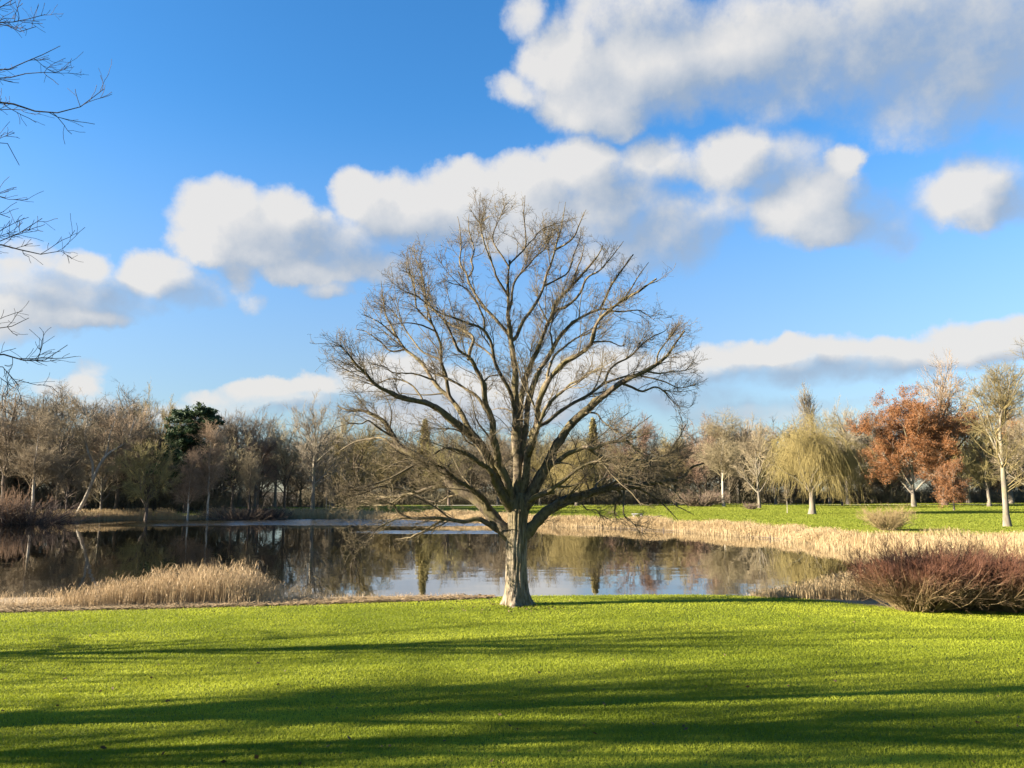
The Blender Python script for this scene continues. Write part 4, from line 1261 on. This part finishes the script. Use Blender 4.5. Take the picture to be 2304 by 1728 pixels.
T_('sapling', 'sapling', 'thin young tree under the left side of the yellow willow', 1770, 128, 1085, .5, 1.0, RW)
for px_, Y, top, k, r, w in ((1590, 208, 925, 'red_round', .4, .9), (1662, 206, 928, 'broad_a', 1.4, 1.0), (1745, 200, 952, 'olive_b', 2.2, .9), (1782, 207, 938, 'broad_a', 3.1, .9), (1868, 203, 945, 'broad_grey', .9, .9),
                             (1938, 209, 925, 'olive_b', 4.0, .9), (2005, 206, 930, 'broad_a', 5.0, 1.0), (2180, 200, 900, 'olive_b', 1.2, 1.0), (2275, 195, 880, 'broad_a', 2.7, 1.0), (1700, 210, 945, 'red_round', 3.6, 1.0)):
    T_(k, 'bare_tree', 'bare tan tree in the row closing the sunlit lawn behind willow and oaks', px_, Y, top, r, w, 'bare trees closing the sunlit lawn')
for i, px_ in enumerate((734, 741, 747)):
    T_('sapling', 'sapling', 'one of three slim pale saplings in front of the tall vase-shaped tree', px_, 127 + .8 * i, 1078 + 5 * i, i * 2., .8, 'slim pale saplings on the left grass')
# shrubs
tree('rust_shrub', 'shrub', 'rusty-brown bush at the water on the left picture edge', 0, 101, 1060, .2, .75, None, 'bush')
tree('dark_shrub', 'shrub', 'dark rounded bush at the far water edge left of the oak', 552, 118.5, 1121, .6, 1.55, 'dark bushes at the far shore', 'bush')
tree('dark_shrub', 'shrub', 'smaller dark bush overlapping the right side of the rounded one', 605, 119.5, 1126, 2.6, 1.2, 'dark bushes at the far shore', 'bush')
tree('dark_shrub', 'shrub', 'dark bush over the water right of the rusty one', 58, 104, 1098, 1.6, 1.3, 'dark bushes at the far shore', 'bush')
tree('tan_shrub', 'shrub', 'round tan twiggy bush on the right bank among the reeds', 1995, 76, 1128, 0, 1.15, None, 'bush')
tree('pink_shrub', 'shrub', 'low pinkish clipped bush between tan tree and yellow willow', 1690, 152, 1127, 0, 1.1, None, 'bush')
tree('pink_shrub', 'shrub', 'low reddish bush left of the pale-trunked tree', 1575, 178, 1095, 1, 1.6, None, 'bush')


def dogwood(seed, label, px_, Y, h, w, rot):
    """red-stemmed bush: tan old wood below, red young shoots above"""
    st, tw, _ = kind_shrub(seed, h, w, 460, 15000, .008, .016, (4, 60))
    x = at(px_, 1320, Y)[0]
    o = empty('dogwood_bush', (x, Y, float(ground(x, Y)) - .03))
    o.rotation_euler = (0, 0, rot)
    tag(o, label, 'bush', 'red-stemmed bushes at the right edge of the lawn')
    obj('stems', mesh('stems', *st), M_DOGSTEM, o)
    obj('twigs', mesh('twigs', *tw), M_DOGTWIG, o)


def dog_mat(name, lo, hi, z0, z1):
    m, t = new_mat(name)
    co = t.n('ShaderNodeTexCoord').outputs['Object']
    z = t.n('ShaderNodeSeparateXYZ', i={0: co}).outputs[2]
    n = t.noise(co, 2.0, 3.0)
    n2 = t.noise(co, 30.0, 2.0)
    f = t.step(t.m('ADD', z, t.m('MULTIPLY', n.outputs[0], .8)), z0, z1)
    c = t.mix(f, lo, hi)
    c = t.n('ShaderNodeHueSaturation', i={'Value': t.m('MULTIPLY_ADD', n2.outputs[0], 1.0, .5), 'Color': c}).outputs[0]
    b = t.n('ShaderNodeBsdfPrincipled', i={'Base Color': c, 'Roughness': .6})
    b.inputs['Specular IOR Level'].default_value = .3
    return finish(m, t, b.outputs[0])


M_DOGSTEM = dog_mat('dogwood_stems', (.22, .16, .075), (.15, .068, .037), 1.1, 2.2)
M_DOGTWIG = dog_mat('dogwood_twigs', (.125, .083, .038), (.118, .048, .024), .9, 1.9)
dogwood(91, 'red-stemmed bush, foremost and leftmost, with tan lower stems', 2060, 26.6, 1.6, 2.3, 0)
dogwood(92, 'red bush right behind the foremost one, middle of the row', 2155, 27.3, 1.72, 2.4, 1.3)
dogwood(93, 'red bush cut by the right picture edge', 2275, 26.6, 1.55, 2.3, 2.2)


def build_wood():
    """the far wood that closes the view: too dense to count, one mass"""
    rng = np.random.default_rng(101)
    lite = []
    for s in range(5):
        T, RT = trunk_line(12., 0, 6, .30, .1, rng, .05)
        L, RL = grow(rng, T, RT, 22, .10, 1, (56, 14), (6., .2), .8, 6, .1, (0, 0, .05), .022, .04, (0, 0, .10))
        A, RA = grow(rng, L, RL, 150, .12, 1, (46, 12), (3.0, .25), .7, 4, .14, (0, 0, .03), .014, .02, (0, 0, .06))
        B, RB = grow(rng, A, RA, 1900, .1, 1, (42, 12), (1.7, .3), .7, 2, .16, (0, 0, .02), .02, .022, (0, 0, .06))
        v, q = join(segs(T, RT, 5), segs(L, RL, 4), segs(A, RA, 3), strips(rng, B, RB))
        lite.append((v / v[:, 2].max(), q))
    spots = []
    for Y0 in (133, 144, 156, 167, 180):                            # left wood
        for x in np.arange(-165, -.19 * Y0, 6.0):
            if Y0 < wood_front(x, Y0):
                continue
            spots.append((x + 2.5 * rng.standard_normal(), Y0 + 2.5 * rng.standard_normal(), 16 + 1.7 * rng.standard_normal() + .02 * (Y0 - 133)))
    for Y0 in (214, 230, 248, 268):                                 # park wood, farther off
        for x in np.arange(-.27 * Y0, .80 * Y0, 7.5):
            spots.append((x + 3 * rng.standard_normal(), Y0 + 4 * rng.standard_normal(), 21.0 + 2.3 * rng.standard_normal() + .03 * (Y0 - 214)))
    for Y0 in np.arange(122, 146, 6.0):                              # and runs on along the left shore
        for x0 in (-92, -101, -112):
            spots.append((x0 + 2 * rng.standard_normal() - max(0, 100 - Y0) * .55, Y0 + 2 * rng.standard_normal(), 17 + 2 * rng.standard_normal()))
    parts = []
    for x, y, h in spots:
        v, q = lite[rng.integers(5)]
        a = rng.random() * 6.28
        c, s = math.cos(a), math.sin(a)
        w = v * h
        w = np.stack([w[:, 0] * c - w[:, 1] * s + x, w[:, 0] * s + w[:, 1] * c + y, w[:, 2] + float(ground(x, y))], 1)
        parts.append((w, q))
    v, q = join(*parts)
    tag(obj('far_wood', mesh('far_wood', v, q), M_TW_WOOD), 'dense bare wood closing the view behind the lake', 'wood', kind='stuff')
    # undergrowth
    N = 50000
    x = -165 + 350 * rng.random(N)
    y = np.where(rng.random(N) < .5, 129 + 46 * rng.random(N), 204 + 24 * rng.random(N))
    k = ((y < 175) & (x < -.20 * y) & (y > wood_front(x, y))) | ((y > 200) & (x > -.27 * y))
    x, y = x[k], y[k]
    N = len(x)
    hh = (1.6 + 4.2 * fbm(x * .12, y * .12, 3)) * (.5 + .8 * rng.random(N))
    b = np.stack([x, y, ground(x, y)], 1)
    d = rng.standard_normal((N, 3)) * np.array([.4, .4, .1]) + np.array([0, 0, 1])
    d = unit(d) * hh[:, None]
    P = np.stack([b, b + d * .5 + .1 * rng.standard_normal((N, 3)), b + d], 1)
    R = np.tile(np.array([.04, .035, .02]), (N, 1))
    A, RA = grow(rng, P, R, 120000, .05, 1, (50, 14), (1.2, .3), .8, 2, .15, (0, 0, .02), .03, .02)
    v, q = join(strips(rng, P, R), strips(rng, A, RA))
    tag(obj('undergrowth', mesh('undergrowth', v, q), M_TW_WOOD), 'tangled bare undergrowth along the foot of the far wood', 'undergrowth', kind='stuff')


build_wood()

# ------------------------------------------------------------------ the tree whose twigs reach in from the left, and its neighbours that shade the lawn


def build_overhang():
    rng = np.random.default_rng(131)
    Y = 11.0
    bx, by = -13.6, 9.7
    gz = float(ground(bx, by))
    base = np.array([bx, by, gz])
    o = empty('overhanging_tree', base)
    tag(o, 'dark bare tree outside the left edge reaching thin twigs into the sky', 'tree')
    T, RT = trunk_line(15.5, .03, 12, .26, .03, rng, .04)
    TW = T[0] + base
    courses = ['8 0,92 70,90 140,72 188,60', '8 0,100 40,125 100,130 150,110', '8 0,290 60,268 130,250 180,225 250,190', '8 0,325 80,310 150,300 250,303',
               '8 0,418 60,435 110,455 230,468 300,450 360,435 405,405 432,368', '8 0,590 40,640 80,685', '8 -20,800 22,820',
               '8 0,1000 60,985 100,950 175,905', '8 0,1015 60,1030 130,1045 210,1060 255,1040', '8 0,1360 50,1350 120,1318',
               '8 0,1470 80,1490 160,1500 230,1470 280,1430', '8 0,1520 50,1570 80,1600', '8 0,30 40,20 66,-10', '8 0,455 60,460 110,456']
    polys, rads = [], []
    for i, c in enumerate(courses):
        pp = px(c)
        yo = Y + 1.6 * (rng.random() - .4)
        pts = np.array([at(a, b, yo) for a, b in pp])
        s = pts[0]
        zt = np.clip(s[2] - 1.2 - 1.3 * rng.random() - gz, 2.2, 14.5)   # where it leaves the trunk
        k = np.interp(zt, T[0][:, 2], np.arange(12))
        j = int(k)
        root = TW[j] + (TW[min(j + 1, 11)] - TW[j]) * (k - j)
        m1 = root * .6 + s * .4 + np.array([0, 0, .35])
        m2 = root * .25 + s * .75 + np.array([0, 0, .25])
        P = resample(np.vstack([root[None], m1[None], m2[None], pts]), 24)
        polys.append(P)
        r0 = .055 if i in (4, 10, 8) else .04
        rads.append(np.linspace(r0, .0045, 24))
    P, R = np.array(polys) - base, np.array(rads)
    # the rest of its crown
    L, RL = grow(rng, T, RT, 26, .2, 1, (48, 9), (5.0, .2), .45, 9, .09, (0, 0, .05), .014, .01, (-.25, 0, .15))
    A, RA = grow(rng, L, RL, 150, .2, 1, (42, 12), (1.9, .25), .6, 6, .13, (0, 0, .03), .011, .006, (-.1, 0, .1))
    k = A[..., 0].max(1) + base[0] < -(A[..., 1].mean(1) + base[1]) * .74 - .5
    A, RA = A[k], RA[k]
    k = L[..., 0].max(1) + base[0] < -(L[..., 1].mean(1) + base[1]) * .74 - .5
    L, RL = L[k], RL[k]
    b1, r1 = grow(rng, P, R, 300, .40, 1, (44, 12), (.48, .3), .7, 5, .15, (0, 0, .03), .009, .0042, (0, 0, .1))
    b2, r2 = grow(rng, np.concatenate([b1]), np.concatenate([r1]), 1150, .15, 1, (42, 12), (.22, .3), .7, 3, .17, (0, 0, .02), .009, .0034, (0, 0, .08))
    b3, r3 = grow(rng, A, RA, 1500, .1, 1, (42, 12), (.7, .3), .7, 3, .15, (0, 0, .02), .009, .0042, (0, 0, .08))
    obj('trunk', mesh('trunk', *join(tubes(T, RT, 12), tubes(L, RL, 7)), True), M_DARKBARK, o)
    obj('crown', mesh('crown', *join(tubes(P, R, 6), segs(A, RA, 4), segs(b1, r1, 4), segs(b2, r2, 3), segs(b3, r3, 3))), M_TW_DARK, o)


build_overhang()
SH = 'bare trees left of the picture that shade the lawn'
for key, x, y, h, r, w, lab in (
        ('sparse', -25.5, 14.8, 14., .4, .9, 'bare tree out of frame left whose shadow falls before the oak'),
        ('sparse', -20.5, 6.6, 13.5, 1.4, 1.0, 'bare tree out of frame left shading the lower lawn'),
        ('sparse', -33.0, 6.5, 17., 3.0, 1.1, 'large bare tree out of frame far left shading the lower lawn'),
        ('sparse', -30.0, 2.6, 15., 4.2, 1.1, 'bare tree out of frame left behind the viewer shading the bottom corner')):
    plant(key, 'bare_tree', lab, 'tree', x, y, None, h, r, w, SH)

# ------------------------------------------------------------------ small things on the far bank


def box(c, s, rot=0.):
    v = np.array([(i, j, k) for i in (-.5, .5) for j in (-.5, .5) for k in (0, 1)], float) * np.array(s)
    cr, sr = math.cos(rot), math.sin(rot)
    v = np.stack([v[:, 0] * cr - v[:, 1] * sr, v[:, 0] * sr + v[:, 1] * cr, v[:, 2]], 1) + np.array(c)
    return v, np.array([[0, 1, 3, 2], [4, 6, 7, 5], [0, 4, 5, 1], [2, 3, 7, 6], [0, 2, 6, 4], [1, 5, 7, 3]])


def build_small():
    rng = np.random.default_rng(151)
    # dark boom of stakes and rail in the water before the reeds
    pts = [(1300, 1184), (1370, 1187), (1440, 1190), (1520, 1194), (1600, 1199), (1680, 1206), (1760, 1212), (1830, 1218), (1900, 1226)]
    pts = np.array(pts, float)
    w = []
    for a, b in resample(pts, 26):
        d = ray(a, b)
        t = (EYE - .10) / -d[2]
        w.append(np.array([0, 0, EYE]) + d * t)
    w = np.array(w)
    o = empty('stake_fence', w[0] * np.array([1, 1, 0]))
    tag(o, 'low line of dark stakes and rail at the water before the reeds', 'fence')
    org = np.array(o.location)
    v, q = tubes((w - org)[None], np.full((1, len(w)), .035), 6)
    obj('rail', mesh('rail', v, q, True), M_DARKBARK, o)
    for p in w[::2]:
        h = .25 + .1 * rng.random()
        P = np.stack([p - org + np.array([0, 0, -.6]), p - org + np.array([.02, 0, h * .6]), p - org + np.array([.03, 0, h])])[None]
        v, q = tubes(P, np.array([[.06, .055, .03]]), 7)
        obj('stake', mesh('stake', v, q, True), M_DARKBARK, o)
    # stone block and fallen branch on the far grass
    m, t = new_mat('weathered_stone')
    co = t.n('ShaderNodeTexCoord').outputs['Object']
    finish(m, t, t.n('ShaderNodeBsdfPrincipled', i={'Base Color': t.mix(t.noise(co, 4., 5.).outputs[0], (.13, .125, .12), (.28, .27, .255)), 'Roughness': .9}).outputs[0])
    p = at(1434, 1130, 116)
    gz = float(ground(p[0], 116))
    o = empty('stone_bench', (p[0], 116, gz))
    tag(o, 'small grey stone bench on the far grass under the right oak boughs', 'bench')
    obj('seat', mesh('seat', *box((0, 0, .42), (1.7, .5, .14))), m, o)
    for sx in (-.55, .55):
        obj('leg', mesh('leg', *box((sx, 0, -.1), (.28, .42, .52))), m, o)
    p = at(1462, 1140, 112)
    gz = float(ground(p[0], 112))
    P = np.array([[-1.3, 0, .12], [-.6, .1, .2], [.2, .05, .16], [1.0, -.1, .22], [1.7, 0, .4]])[None]
    L, RL = grow(rng, P, np.linspace(.13, .05, 5)[None], 9, .2, 1, (50, 10), (.8, .3), .7, 4, .1, (0, 0, .05), .03, .015, (0, 0, .2))
    o = obj('fallen_branch', mesh('fallen_branch', *join(tubes(P, np.linspace(.15, .06, 5)[None], 7), segs(L, RL, 4)), True), M_DARKBARK)
    o.location = (p[0], 112, gz)
    tag(o, 'fallen dark branch lying on the far grass under the right oak boughs', 'branch')


build_small()
